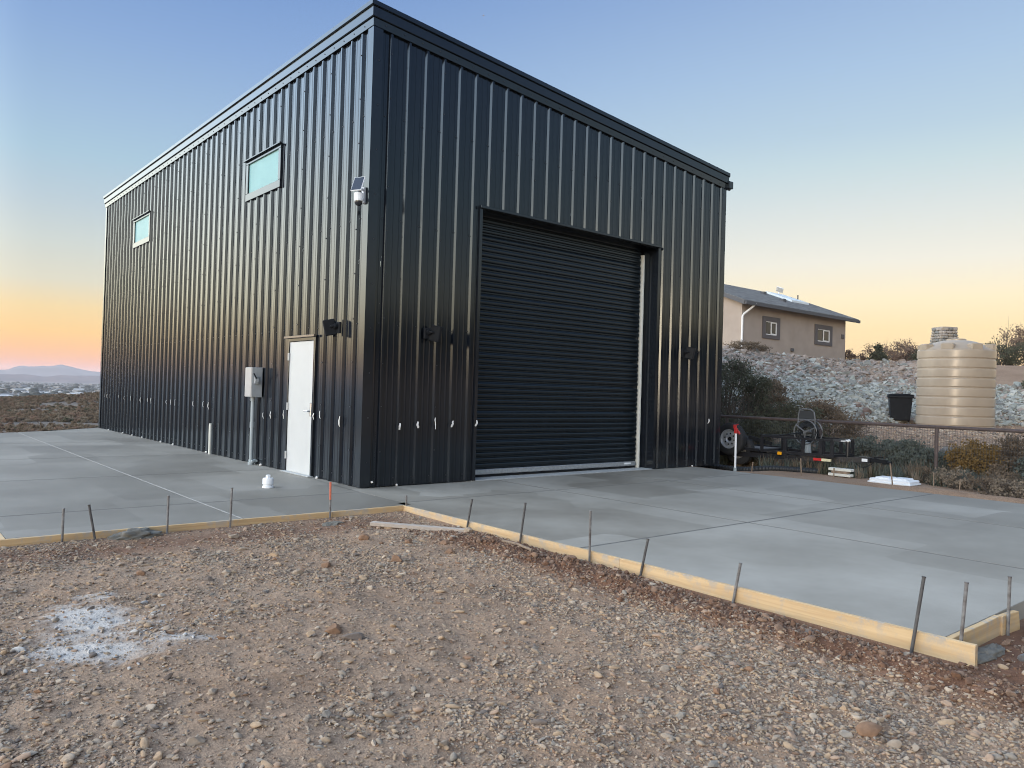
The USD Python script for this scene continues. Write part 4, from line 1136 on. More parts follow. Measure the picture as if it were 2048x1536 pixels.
B().tube([(9.80, -2.02, 0.60), (9.80, -2.02, 0.625)], 0.045, 12).beam((9.76, -1.82, 0.59), (9.76, -1.99, 0.60), 0.02, 0.02).tube([(9.755, -2.03, 0.60), (9.755, -2.08, 0.62)], 0.026, 8).put("jack_crank", WHITEPL, tr)
ch = [(9.80 + 0.02 * math.sin(k), -2.12 - 0.06 * k, 0.22 - 0.12 * math.sin(math.pi * k / 7)) for k in range(8)]
B().tube(ch, 0.010, 6).put("safety_chain", TRBLACK, tr)
B().beam((9.52, 0.05, 0.56), (9.52, -0.5, 0.45), 0.02, 0.07).tube([(9.6, -0.25, 0.62), (9.7, -0.6, 0.63), (10.0, -1.0, 0.72)], 0.012, 8).put("strap", BLACKPL, tr)
for y in (-0.52, -1.06):
    B().lathe([(0.0, -0.03), (0.06, -0.03), (0.075, 0.0), (0.06, 0.10), (0.055, 0.20), (0.0, 0.22)], 12, (10.0, y, 0.30)).put("tie_down_bucket", GREYPVC if y < -1 else BLACKPL, tr, smooth=40)

# hose reel on a hand cart, standing on the trailer rack
DULLG = M("dull_grey_steel", (0.13, 0.135, 0.14), 0.5, 0.2, 15, metallic=0.3)
hr = thing("hose_reel_cart", "grey hand cart carrying a round hose reel, standing on the trailer rack", "hose reel")
cx = 10.05
B().tube([(cx, -0.80, 0.36), (cx, -0.80, 1.02), (cx, -0.83, 1.18), (cx, -0.90, 1.21), (cx, -1.08, 1.20), (cx, -1.15, 1.15), (cx, -1.18, 1.0), (cx, -1.18, 0.36)], 0.017, 10).tube([(cx, -0.80, 0.66), (cx, -1.18, 0.66)], 0.014, 8).tube([(cx, -0.80, 0.98), (cx, -1.18, 0.98)], 0.014, 8).put("frame", DULLG, hr, smooth=50)
B().rbox(cx - 0.012, cx + 0.012, -1.165, -0.815, 1.0, 1.17, 0.006).put("back_plate", M("dark_grey_plate", (0.03, 0.033, 0.036), 0.5, 0.1, 8), hr)
rl = B()
for xo in (-0.10, 0.14):
    th = np.linspace(0, 2 * math.pi, 29)
    rl.tube([(cx + xo, -1.02 + 0.255 * math.cos(a), 0.72 + 0.255 * math.sin(a)) for a in th], 0.012, 6, cap=False)
    for k in range(3):
        a = k * 2 * math.pi / 3 + 0.6
        rl.tube([(cx + xo, -1.02, 0.72), (cx + xo, -1.02 + 0.25 * math.cos(a), 0.72 + 0.25 * math.sin(a))], 0.014, 6)
rl.lathe([(0.0, -0.13), (0.035, -0.13), (0.035, 0.17), (0, 0.17)], 12, (cx, -1.02, 0.72), "x")
rl.put("reel", DULLG, hr, smooth=50)
hs = B()
th = np.linspace(0, 9 * 2 * math.pi, 200)
hs.tube([(cx - 0.08 + 0.2 * (k % 50) / 50 if (k // 50) % 2 == 0 else cx + 0.12 - 0.2 * (k % 50) / 50, -1.02 + (0.13 + 0.03 * (k // 50)) * math.cos(a), 0.72 + (0.13 + 0.03 * (k // 50)) * math.sin(a)) for k, a in enumerate(th)], 0.014, 6)
hs.put("hose", ROPE, hr, smooth=60)
B().tube([(cx - 0.16, -0.95, 0.60), (cx - 0.2, -0.97, 0.53), (cx - 0.2, -1.09, 0.53), (cx - 0.16, -1.11, 0.60)], 0.013, 8).put("crank_handle", CHROME, hr, smooth=50)

hy = thing("yard_hydrant", "white standpipe with red hydrant head in front of the spare wheel", "hydrant")
hx, hyy = 8.62, -0.22
hz = float(gz(hx, hyy))
B().tube([(hx, hyy, hz - 0.1), (hx, hyy, 0.66)], 0.021, 12).put("standpipe", WHITEPL, hy, smooth=50)
B().tube([(hx, hyy, hz - 0.05), (hx, hyy, hz + 0.10)], 0.033, 12).put("foot", GREYPVC, hy, smooth=50)
B().rbox(hx - 0.03, hx + 0.03, hyy - 0.035, hyy + 0.035, 0.66, 0.77, 0.01).tube([(hx, hyy - 0.03, 0.72), (hx - 0.02, hyy - 0.085, 0.70), (hx - 0.02, hyy - 0.10, 0.65)], 0.018, 10).rbox(hx - 0.02, hx + 0.02, hyy - 0.01, hyy + 0.06, 0.76, 0.84, 0.008).beam((hx, hyy + 0.05, 0.82), (hx, hyy - 0.05, 0.85), 0.022, 0.014).put("head", REDP, hy)

# black corrugated drain hose on the soil
pts = [(9.1, 2.0, 0.0), (9.05, 0.6, 0.0), (8.95, -0.2, 0.0), (9.05, -0.9, 0.0), (9.35, -1.5, 0.0), (9.75, -2.0, 0.0), (10.3, -2.5, 0.0)]
from scipy.interpolate import make_interp_spline
tt = np.linspace(0, len(pts) - 1, 260)
sp_ = make_interp_spline(np.arange(len(pts)), np.array(pts), k=3)(tt)
sp_[:, 2] = gz(sp_[:, 0], sp_[:, 1]) + 0.045
rad = 0.058 + 0.006 * np.sign(np.sin(np.arange(260) * 1.5))
B().tube(sp_, rad, 12).put("drain_hose", ROPE, smooth=60, label="black corrugated drain hose snaking over the soil below the trailer", cat="hose")
sp2 = np.array([[10.6, -3.2 - 0.05 * k, 0] for k in range(30)]); sp2[:, 0] += 0.08 * np.sin(np.arange(30) / 6); sp2[:, 2] = gz(sp2[:, 0], sp2[:, 1]) + 0.04
B().tube(sp2, 0.055 + 0.005 * np.sign(np.sin(np.arange(30) * 1.5)), 10).put("drain_hose", ROPE, smooth=60, label="black hose end between the white bin lid and the fence post", cat="hose")

# two stacked pale slats under the jack, white plastic lid, thin stakes along the far edge
for k, lab in enumerate(("lower of two stacked cream vinyl slats by the trailer jack", "upper of two stacked cream vinyl slats by the trailer jack")):
    z = float(gz(9.2, -2.2)) + 0.02 + 0.10 * k
    B().rbox(9.10 + 0.03 * k, 9.24 + 0.03 * k, -2.42, -1.98 + 0.01 * k, z, z + 0.05, 0.006).put("vinyl_slat", PALEVINYL, label=lab, cat="slat", group="cream slats stacked by the trailer")
z = float(gz(9.22, -2.2)) + 0.07
B().box(9.11, 9.22, -2.36, -2.04, z, z + 0.05).put("spacer_block", STICK, label="brown wooden block between the two cream slats", cat="block")
ld = thing("plastic_lid", "white plastic tote lid lying on the soil near the fence post", "lid")
zl = float(gz(9.15, -3.2))
b = B().rbox(8.92, 9.36, -3.58, -2.86, zl + 0.02, zl + 0.085, 0.02).rbox(8.98, 9.30, -3.50, -3.24, zl + 0.08, zl + 0.115, 0.015).rbox(8.98, 9.30, -3.20, -2.94, zl + 0.08, zl + 0.110, 0.015)
b.put("lid", WHITEPL, ld)
B().rbox(8.90, 9.38, -3.60, -2.84, zl + 0.0, zl + 0.03, 0.01).put("rim", WHITEPL, ld)
for i, (x, y, h, lean, lab) in enumerate([(8.62, -0.60, 0.20, 0.03, "short wooden stake next to the hydrant foot"), (8.60, -1.72, 0.33, -0.03, "thin wooden stake leaning right behind the apron's far edge"), (8.75, -2.28, 0.20, 0.0, "short wooden stake in front of the cream slats"),
                                      (7.95, -3.72, 0.36, -0.05, "wooden stake leaning in front of the white plastic lid"), (8.25, -4.62, 0.26, 0.02, "dark thin stake among the dry weeds at the far right"), (9.0, -3.95, 0.28, 0.0, "greyish lath beside the second fence post")]):
    g = float(gz(x, y))
    B().beam((x, y, g - 0.1), (x + lean * .3, y - lean, g + h), 0.014, 0.024 if i < 4 else .015, up=(1, 0, 0)).put("grade_stake", STICK, label=lab, cat="stake", group="wooden grade stakes along the far slab edge")

# ------------------------------------------------------------------ water tank and bin
tx, ty = 23.0, 0.80
tz = float(gz(tx, ty)) - 0.02
tk = thing("water_tank", "large tan ribbed plastic water tank on the gravel terrace", "water tank", (tx, ty, tz))
prof = [(0.0, 0.0), (1.155, 0.0), (1.165, 0.03)]
for k in range(8):
    z = 0.10 + k * 0.318
    prof += [(1.165, z), (1.142, z + 0.022), (1.142, z + 0.040), (1.172, z + 0.075), (1.172, z + 0.290)]
zt = 0.10 + 8 * 0.318
prof = [p for p in prof if p[1] <= zt] + [(1.165, zt), (1.135, zt + 0.035), (1.075, zt + 0.06)]
for a in np.linspace(0.0, 1, 12)[1:]:
    prof.append((1.075 * (1 - a) + 0.30 * a, zt + 0.06 + 0.30 * math.sin(a * math.pi / 2)))
prof += [(0.0, prof[-1][1])]
B().lathe(prof, 72).put("shell", TANK, tk, smooth=28)
for k in range(8):                                            # raised lugs round the shoulder
    a = k * math.pi / 4 + 0.12
    B().rbox(0.87, 1.155, -0.19, 0.19, zt - 0.01, zt + 0.215, 0.03, rz(a)).put("shoulder_lug", TANK, tk)
B().lathe([(0.30, zt + 0.34), (0.30, zt + 0.40), (0.27, zt + 0.42), (0, zt + 0.43)], 32).put("hatch", TANK, tk, smooth=35)
B().lathe([(1.22, -0.02), (1.22, 0.005), (0.0, 0.006)], 40).put("pad", M("tank_gravel_pad", (0.30, 0.25, 0.19), 0.9, 0.1, 9), tk)

wbx, wby = 23.05, 2.62
wbz = float(gz(wbx, wby))
wb = thing("wheelie_bin", "black wheeled rubbish bin standing beside the tan tank", "bin", (wbx, wby, wbz), math.radians(-62))
v = np.array([[-0.30, -0.30, 0.07], [0.30, -0.30, 0.07], [0.30, 0.30, 0.07], [-0.30, 0.30, 0.07], [-0.37, -0.39, 0.93], [0.37, -0.39, 0.93], [0.37, 0.39, 0.93], [-0.37, 0.39, 0.93]])
B().add(v, [[0, 3, 2, 1], [4, 5, 6, 7], [0, 1, 5, 4], [1, 2, 6, 5], [2, 3, 7, 6], [3, 0, 4, 7]]).box(-0.22, -0.14, -0.318, -0.296, 0.1, 0.3).box(0.14, 0.22, -0.318, -0.296, 0.1, 0.3).box(-0.30, 0.30, -0.315, -0.296, 0.28, 0.31).put("body", BLACKPL, wb)
B().rbox(-0.41, 0.41, -0.43, 0.43, 0.86, 0.935, 0.015).put("rim", BLACKPL, wb)
B().rbox(-0.40, 0.40, -0.42, 0.44, 0.936, 0.985, 0.02).rbox(-0.3, 0.3, -0.3, 0.32, 0.98, 1.005, 0.012).put("lid", BLACKPL, wb)
B().tube([(-0.30, 0.47, 0.93), (0.30, 0.47, 0.93)], 0.018, 8).box(-0.32, -0.28, 0.40, 0.48, 0.90, 0.95).box(0.28, 0.32, 0.40, 0.48, 0.90, 0.95).put("handle", BLACKPL, wb)
for s in (-1, 1):
    B().lathe([(0, -0.03), (0.11, -0.03), (0.115, 0), (0.11, 0.03), (0, 0.03)], 20, (s * 0.31, 0.30, 0.12), "x").put("wheel", TIRE, wb, smooth=35)
B().box(0.05, 0.22, -0.372, -0.368, 0.62, 0.80, rx(-0.1)).put("sticker", GREYPVC, wb)
data(obj("stone", lump(0, 0, 0.11, 0.10, 0.09, 77)[0:2], M("lid_stone", (0.22, 0.19, 0.17), 0.9, 0.2, 12), smooth=30), label="stone weighing down the lid of the black bin", cat="stone").GetAttribute("points").Set(Vt.Vec3fArray.FromNumpy((np.array(stage.GetPrimAtPath("/World/stone").GetAttribute("points").Get()) * [1, 1, 0.9] + [wbx - 0.05, wby, wbz + 1.03 - float(gz(0, 0)) * 0.9]).astype(np.float32)))

# ------------------------------------------------------------------ house on the bank
hs_ = thing("house", "low grey-brown stucco house with shingle roof on top of the rock bank", "house")
xa, xb, ya, yb2, zb, ze = 29.44, 40.55, 13.40, 21.8, 3.1, 6.42
rs = 0.38                                                    # roof slope
zrid = 6.42 + rs * 4.2
yr = 17.6
v = [[xa, ya, zb], [xb, ya, zb], [xb, yb2, zb], [xa, yb2, zb], [xa, ya, ze], [xb, ya, ze], [xb, yb2, ze], [xa, yb2, ze], [xa, yr, zrid], [xb, yr, zrid]]
B().add(v, [[0, 1, 5, 4], [1, 2, 6, 5], [2, 3, 7, 6], [3, 0, 4, 7]]).add(v, [[4, 8, 7], [5, 6, 9]]).put("wall", STUCCO, hs_)
rf = B()
ov, oe = 0.75, 0.45
for s in (-1, 1):
    ye = (ya if s < 0 else yb2) + s * oe
    zee = ze + 0.05 - rs * oe
    top = [[xa - oe, ye, zee + 0.16], [xb + ov, ye, zee + 0.16], [xb + ov, yr, zrid + 0.21], [xa - oe, yr, zrid + 0.21]]
    bot = [[p[0], p[1], p[2] - 0.13] for p in top]
    rf.add(np.array(top + bot), [[0, 1, 2, 3], [7, 6, 5, 4], [0, 4, 5, 1], [1, 5, 6, 2], [2, 6, 7, 3], [3, 7, 4, 0]])
roof = rf.put("roof", SHINGLE, hs_)
B().rbox(xa - oe, xb + ov, ya - oe - 0.11, ya - oe - 0.005, ze - rs * oe - 0.02, ze - rs * oe + 0.16, 0.01).put("gutter", FASCIA, roof)
B().add([[xa - oe - 0.03, ya - oe, ze - rs * oe - 0.03], [xa - oe - 0.03, yr, zrid + 0.02], [xa - oe - 0.03, yr, zrid + 0.20], [xa - oe - 0.03, ya - oe, ze - rs * oe + 0.18], [xa - oe - 0.004, ya - oe, ze - rs * oe - 0.03], [xa - oe - 0.004, yr, zrid + 0.02], [xa - oe - 0.004, yr, zrid + 0.20], [xa - oe - 0.004, ya - oe, ze - rs * oe + 0.18]],
          [[0, 3, 2, 1], [4, 5, 6, 7], [0, 1, 5, 4], [1, 2, 6, 5], [2, 3, 7, 6], [3, 0, 4, 7]]).put("rake_board", FASCIA, roof)


def roofz(y):
    return 6.42 + 0.21 + rs * (y - ya)


for (x, y) in ((36.4, 16.5), (35.9, 14.9)):
    B().rbox(x - 0.16, x + 0.16, y - 0.14, y + 0.14, roofz(y) - 0.1, roofz(y) + 0.13, 0.03).put("roof_vent", FASCIA, roof)
sky_pts = [(37.6, 15.3), (39.6, 15.3), (39.6, 17.1), (37.6, 17.1)]
B().add([[x, y, roofz(y) + 0.12] for x, y in sky_pts] + [[x, y, roofz(y) - 0.05] for x, y in sky_pts], [[0, 1, 2, 3], [0, 4, 5, 1], [1, 5, 6, 2], [2, 6, 7, 3], [3, 7, 4, 0]]).put("skylight", SKYL, roof)
B().tube([(40.2, 16.4, roofz(16.4) - 0.1), (40.2, 16.4, roofz(16.4) + 0.35)], 0.04, 8).put("vent_pipe", FASCIA, roof)
B().tube([(39.8, 17.5, roofz(17.4) - 0.1), (39.8, 17.5, roofz(17.4) + 0.22)], 0.035, 8).rbox(-0.36, 0.36, -0.22, 0.22, -0.02, 0.02, 0.01, rz(0.5) @ rx(0.35) @ ry(0.30), (39.8, 17.45, roofz(17.4) + 0.36)).put("satellite_panel", WHITEPL, roof)
for (x0, x1) in ((31.35, 33.05), (36.83, 38.85)):
    z0, z1 = 4.68, 5.86
    w_ = B()
    w_.box(x0, x1, ya - 0.06, ya + 0.02, z1 - 0.26, z1).box(x0, x1, ya - 0.06, ya + 0.02, z0, z0 + 0.20).box(x0, x0 + 0.30, ya - 0.06, ya + 0.02, z0 + 0.201, z1 - 0.261).box(x1 - 0.30, x1, ya - 0.06, ya + 0.02, z0 + 0.201, z1 - 0.261)
    wn = w_.put("window", WTRIM, hs_)
    a, b_, c0, c1 = x0 + 0.301, x1 - 0.301, z0 + 0.201, z1 - 0.261
    xm = (a + b_) / 2 - 0.03
    f_ = B().box(a, b_, ya - 0.035, ya + 0.01, c0, c0 + 0.045).box(a, b_, ya - 0.035, ya + 0.01, c1 - 0.035, c1)
    f_.box(a, a + 0.03, ya - 0.035, ya + 0.01, c0 + 0.0451, c1 - 0.0351).box(xm, xm + 0.07, ya - 0.045, ya + 0.01, c0 + 0.0451, c1 - 0.0351).box(b_ - 0.07, b_, ya - 0.045, ya + 0.01, c0 + 0.0451, c1 - 0.0351).box(xm + 0.0701, b_ - 0.0701, ya - 0.045, ya + 0.01, c1 - 0.075, c1 - 0.0352).box(xm + 0.0701, b_ - 0.0701, ya - 0.045, ya + 0.01, c0 + 0.0452, c0 + 0.085)
    f_.put("frame", VINYLW, wn)
    B().box(a + 0.02, b_ - 0.02, ya - 0.015, ya - 0.005, c0 + 0.04, c1 - 0.03).put("pane", HGLASS, wn)
B().tube([(xa + 0.45, ya - 0.52, 6.36), (xa + 0.35, ya - 0.45, 6.2), (xa + 0.02, ya - 0.10, 5.78), (xa - 0.03, ya - 0.06, 5.65), (xa - 0.03, ya - 0.06, 3.72)], 0.055, 8).put("downspout", VINYLW, hs_, smooth=40)
B().rbox(xa - 0.12, xa - 0.02, 13.85, 14.15, 3.93, 4.13, 0.02).put("dryer_vent", VINYLW, hs_)
B().rbox(34.25, 34.5, ya - 0.10, ya - 0.005, 4.12, 4.30, 0.02).put("hose_bib", FASCIA, hs_)
B().rbox(40.0, 40.3, ya - 0.06, ya - 0.005, 5.22, 5.48, 0.01).put("vent_grille", WTRIM, hs_)
B().box(xa - 0.015, xb, ya - 0.02, ya - 0.002, 3.55, 3.66).put("base_flashing", FASCIA, hs_)

# stone chimney of an outdoor fireplace behind the tank: stones laid one by one
chm = thing("stone_chimney", "squat tapering rubble-stone chimney behind the water tank", "chimney")
rng = np.random.default_rng(12)
ccx, ccy, cz0, cz1 = 48.4, 10.7, 4.2, 6.42
CST = [M(f"chimney_stone_{k}", c, 0.9, 0.15, 6) for k, c in enumerate([(0.27, 0.24, 0.20), (0.33, 0.28, 0.22), (0.20, 0.19, 0.17), (0.36, 0.31, 0.26)])]
Rc = rz(math.radians(-30))
B().add([[ -0.66, -0.56, cz0], [0.66, -0.56, cz0], [0.66, 0.56, cz0], [-0.66, 0.56, cz0], [-0.46, -0.42, cz1 - 0.1], [0.46, -0.42, cz1 - 0.1], [0.46, 0.42, cz1 - 0.1], [-0.46, 0.42, cz1 - 0.1]], [[0, 3, 2, 1], [4, 5, 6, 7], [0, 1, 5, 4], [1, 2, 6, 5], [2, 3, 7, 6], [3, 0, 4, 7]]).rotate(Rc, (ccx, ccy, 0)).put("core", CST[2], chm)
zc = cz0 + 0.7
while zc < cz1 - 0.14:
    hh = rng.uniform(0.13, 0.24)
    t = (zc - cz0) / (cz1 - cz0)
    hwx, hwy = 0.70 - 0.22 * t, 0.60 - 0.16 * t
    for side in range(4):
        ext = hwx if side % 2 == 0 else hwy
        off = hwy if side % 2 == 0 else hwx
        u = -ext
        while u < ext - 0.05:
            wl = min(rng.uniform(0.18, 0.42), ext - u)
            bx = trimesh.creation.icosphere(1, 1.0)
            vv = np.array(bx.vertices); vv = np.sign(vv) * np.abs(vv) ** 0.55 * [wl * 0.5, 0.09 + 0.03 * rng.random(), hh * 0.5]
            vv = (vv + rng.normal(0, 0.008, vv.shape) + [u + wl / 2, -off, zc + hh / 2]) @ rz(side * math.pi / 2).T @ Rc.T + [ccx, ccy, 0]
            obj("stone", (vv, bx.faces), CST[rng.integers(4)], chm, smooth=45)
            u += wl + 0.015
    zc += hh + 0.012
B().rbox(-0.56, 0.56, -0.52, 0.52, cz1 - 0.13, cz1, 0.03).rotate(Rc, (ccx, ccy, 0)).put("cap_slab", CST[1], chm)

# ------------------------------------------------------------------ stones
def rock_mesh(seed, n=16, flat=0.6, rough=0.0):
    r = np.random.default_rng(seed)
    p = r.normal(0, 1, (n, 3)); p /= np.linalg.norm(p, axis=1, keepdims=True)
    p *= r.uniform(0.75, 1.1, (n, 1))
    p *= [1.0, r.uniform(0.65, 0.95), r.uniform(flat * 0.7, flat * 1.1)]
    m = trimesh.convex.convex_hull(p)
    return np.array(m.vertices) * 0.5, np.array(m.faces)


def pebble_mesh(seed, flat=0.6):
    r = np.random.default_rng(seed)
    m = trimesh.creation.icosphere(1, 0.5)
    v = np.array(m.vertices)
    for _ in range(5):                                        # worn facets
        d = r.normal(0, 1, 3); d /= np.linalg.norm(d)
        s = v @ d; lim = r.uniform(0.24, 0.40)
        v = v - np.maximum(s - lim, 0)[:, None] * d * 0.9
    v *= [1, r.uniform(0.6, 0.9), r.uniform(flat * 0.75, flat * 1.1)]
    return v, np.array(m.faces)


def stone_material(name, c, var=0.18, scale=30):
    return M(name, c, 0.85, var, scale, spec=0.3, bump=0.4, bscale=90, bdist=0.004)


def big_rock(cx, cy, w, seed, mat, sink=0.3, flat=0.62, aspect=1.0):
    """weathered rock: noisy faceted lump, finely modelled"""
    r = np.random.default_rng(seed)
    m = trimesh.creation.icosphere(3, 0.5)
    v = np.array(m.vertices)
    for _ in range(9):
        d = r.normal(0, 1, 3); d /= np.linalg.norm(d)
        lim = r.uniform(0.27, 0.42)
        v = v - np.maximum(v @ d - lim, 0)[:, None] * d
    v = v * (0.86 + 0.28 * meshkit.fbm(v * 5 + seed, 3, seed)[:, None])
    hgt = flat * r.uniform(0.85, 1.15)
    v = v * [w * aspect, w * r.uniform(0.75, 0.95), w * hgt]
    v = v @ rz(r.uniform(0, 6.28)).T
    z = float(gz(cx, cy))
    return v + [cx, cy, z + w * hgt * (0.5 - sink)], np.array(m.faces)


SBROWN = stone_material("rust_brown_stone", (0.235, 0.14, 0.085))
STAN = stone_material("tan_stone", (0.39, 0.275, 0.175))
SGREY = stone_material("grey_stone", (0.345, 0.268, 0.195))
SBLUE = stone_material("blue_grey_stone", (0.285, 0.24, 0.19))
SPINK = stone_material("pinkish_stone", (0.37, 0.255, 0.175))
SPALE = stone_material("pale_stone", (0.45, 0.355, 0.26))
SDARK = stone_material("dark_stone", (0.17, 0.135, 0.11))
SWHITE = stone_material("powdered_white_stone", (0.46, 0.44, 0.41))

rocks = [(-2.34, -3.67, 0.11, "b"), (-1.78, -3.82, 0.127, "b"), (-2.55, -3.1, 0.094, "t"), (-2.64, -3.77, 0.086, "g"), (-2.29, -4.17, 0.085, "t"), (-3.28, -3.64, 0.074, "d"), (-3.64, -3.2, 0.083, "b"), (-3.1, -3.51, 0.077, "g"),
         (-1.99, -3.9, 0.082, "g"), (-3.06, -5.18, 0.115, "b"), (-3.02, -5.36, 0.118, "d"), (-2.4, -4.47, 0.058, "p"), (-3.19, -5.16, 0.066, "t"), (-2.97, -5.72, 0.05, "p"), (-2.78, -5.84, 0.051, "p"), (-1.54, -2.85, 0.116, "b"),
         (-0.99, -2.41, 0.137, "t"), (-1.17, -3.75, 0.1, "b"), (-0.98, -3.41, 0.096, "b"), (-0.50, -3.14, 0.114, "g"), (-3.95, -5.69, 0.058, "g"), (-3.88, -5.78, 0.052, "t"), (-4.18, -6.16, 0.083, "g"), (-4.49, -5.1, 0.044, "p"),
         (-4.6, -5.76, 0.038, "p"), (-4.34, -6.21, 0.049, "t"), (-3.13, -6.49, 0.04, "p"), (-2.54, -2.12, 0.114, "g"), (-1.23, -3.16, 0.086, "b"), (-1.47, -3.05, 0.062, "b"), (-1.51, -7.05, 0.055, "b"), (-1.93, -7.13, 0.053, "b"),
         (-1.74, -7.82, 0.113, "b"), (-1.83, -7.75, 0.068, "u"), (-0.89, -6.1, 0.09, "b"), (-0.69, -6.81, 0.077, "b"), (-0.67, -6.93, 0.07, "d"), (-0.58, -6.78, 0.071, "g"), (-1.0, -6.59, 0.057, "t"), (-1.48, -7.85, 0.047, "p"),
         (-0.74, -4.42, 0.096, "b"), (-0.52, -4.66, 0.098, "b"), (-0.55, -5.58, 0.079, "p"), (-0.87, -7.83, 0.047, "p"), (-0.56, -7.49, 0.059, "g"), (-0.24, -8.04, 0.12, "g"), (-0.67, -7.4, 0.07, "b")]
RM = {"b": (SBROWN, "rust-brown"), "t": (STAN, "tan"), "g": (SGREY, "grey"), "d": (SDARK, "dark"), "p": (SPALE, "pale"), "u": (SBLUE, "blue-grey")}
rw = ["", "angular ", "blocky ", "rounded ", "flat ", "rough "]
seen = {}


def where(x, y):
    d = {"the inner corner of the boards": (-0.4, -1.7), "the loose plank's end": (-0.5, -3.1), "the white powder patch": (-4.2, -4.4), "the concrete spill": (-3.3, -1.8), "the near apron corner": (-0.4, -8.0), "the orange-topped stake": (-1.3, -1.7),
         "the short middle form board": (-0.4, -4.9), "the white-splashed leaning stake": (-0.36, -6.2), "the tall joint-line stake": (-2.4, -1.7), "the picture's lower left corner": (-4.9, -6.4), "the bottom centre of the picture": (-3.4, -7.0), "the bottom right of the picture": (-1.7, -8.2)}
    return min(d, key=lambda k: math.hypot(x - d[k][0], y - d[k][1]))


for k, (x, y, w, c) in enumerate(rocks):
    m_, cn = RM[c]
    wh = where(x, y)
    size = "large" if w > 0.1 else "medium" if w > 0.065 else "small"
    lab = f"{size} {cn} rock near {wh}"
    seen.setdefault(lab, []).append(k)
for lab, ks in seen.items():
    ks.sort(key=lambda k: math.hypot(rocks[k][0] - CAM[0], rocks[k][1] - CAM[1]))
    for n, k in enumerate(ks):
        x, y, w, c = rocks[k]
        lb = lab if len(ks) == 1 else lab.replace(" rock", [" rock, the nearest such,", " rock, the next one back,", " rock, the third one back,", " rock, the farthest one back,"][min(n, 3)])
        data(obj("rock", big_rock(x, y, w, 300 + k, RM[c][0], sink=0.32, aspect=1.25 if k in (10, 32) else 1.0), RM[c][0], smooth=28), label=lb, cat="rock", group="loose rocks on the gravel yard")

# gravel: many thousand stones, thinner on the trodden dirt
rng = np.random.default_rng(21)
GMATS = [SGREY, STAN, SPINK, SPALE, SBLUE, SDARK, SBROWN, SGREY, STAN, SWHITE]
protos = [(pebble_mesh(400 + k, 0.62), m, True) for k, m in enumerate(GMATS)] + [(rock_mesh(450 + k, 14, 0.65), m, False) for k, m in enumerate([SGREY, STAN, SPINK, SPALE, SBLUE, SDARK, SBROWN, SBROWN, STAN, SWHITE])]


def in_yard(x, y):
    rel = np.stack([x - CAM[0], y - CAM[1]], -1)
    dep = rel @ (FWD[:2] / np.linalg.norm(FWD[:2])); lat = rel @ np.array([RIGHT[0], RIGHT[1]]) / np.linalg.norm(RIGHT[:2])
    ok = (dep > 1.1) & (np.abs(lat) < 0.78 * dep + 0.9) & (dep < 13)
    front = (y < -1.66) & (x < -0.36) | (y < -7.68) & (x < 8)
    return ok & front, dep


def scatter(n, lo, hi, size, dens_pow, seed):
    r = np.random.default_rng(seed)
    x = r.uniform(-9.0, 3.0, n * 4); y = r.uniform(-9.4, -1.66, n * 4)
    ok, dep = in_yard(x, y)
    p = np.stack([x, y, 0 * x], -1)
    dens = smooth01((meshkit.fbm(p * 0.75, 3, 77) * 0.6 + meshkit.fbm(p * 2.6, 3, 78) * 0.4 - 0.38) / 0.22) * 0.76 + 0.24
    dens = dens * (1 - 0.55 * soil_mask(x, y))
    fall = np.clip((3.2 / np.maximum(dep, 1)) ** dens_pow, 0, 1)
    ok &= r.random(len(x)) < dens * fall
    x, y, dep = x[ok][:n], y[ok][:n], dep[ok][:n]
    s = np.exp(r.normal(math.log(size), 0.38, len(x))); s = np.clip(s, lo, hi)
    return x, y, s


gs = [scatter(85000, 0.007, 0.019, 0.0115, 0.7, 1), scatter(36000, 0.012, 0.034, 0.019, 0.2, 2), scatter(3000, 0.026, 0.060, 0.036, 0.0, 3)]
x = np.concatenate([g[0] for g in gs]); y = np.concatenate([g[1] for g in gs]); s = np.concatenate([g[2] for g in gs])
z = gz(x, y) + s * 0.10
pm, sm_ = powder_mask(x, y), soil_mask(x, y)
idx = rng.choice(20, len(x), p=np.array([.16, .16, .08, .04, .05, .06, .05, .0, .0, .0, .12, .12, .06, .02, .03, .04, .01, .0, .0, .0]))
white = rng.random(len(x)) < pm * 0.75
brown = (rng.random(len(x)) < sm_ * 0.7) & ~white
idx[white] = np.where(rng.random(white.sum()) < 0.6, 9, 19)
idx[brown] = np.where(rng.random(brown.sum()) < 0.7, 16, 6)
instancer("gravel", protos, np.stack([x, y, z], -1), idx, np.stack([s * rng.uniform(0.9, 1.5, len(s)), s * rng.uniform(0.8, 1.1, len(s)), s * rng.uniform(0.7, 1.0, len(s))], -1), rng, "loose grey and tan gravel strewn over the dirt yard", "gravel", tilt=0.35)

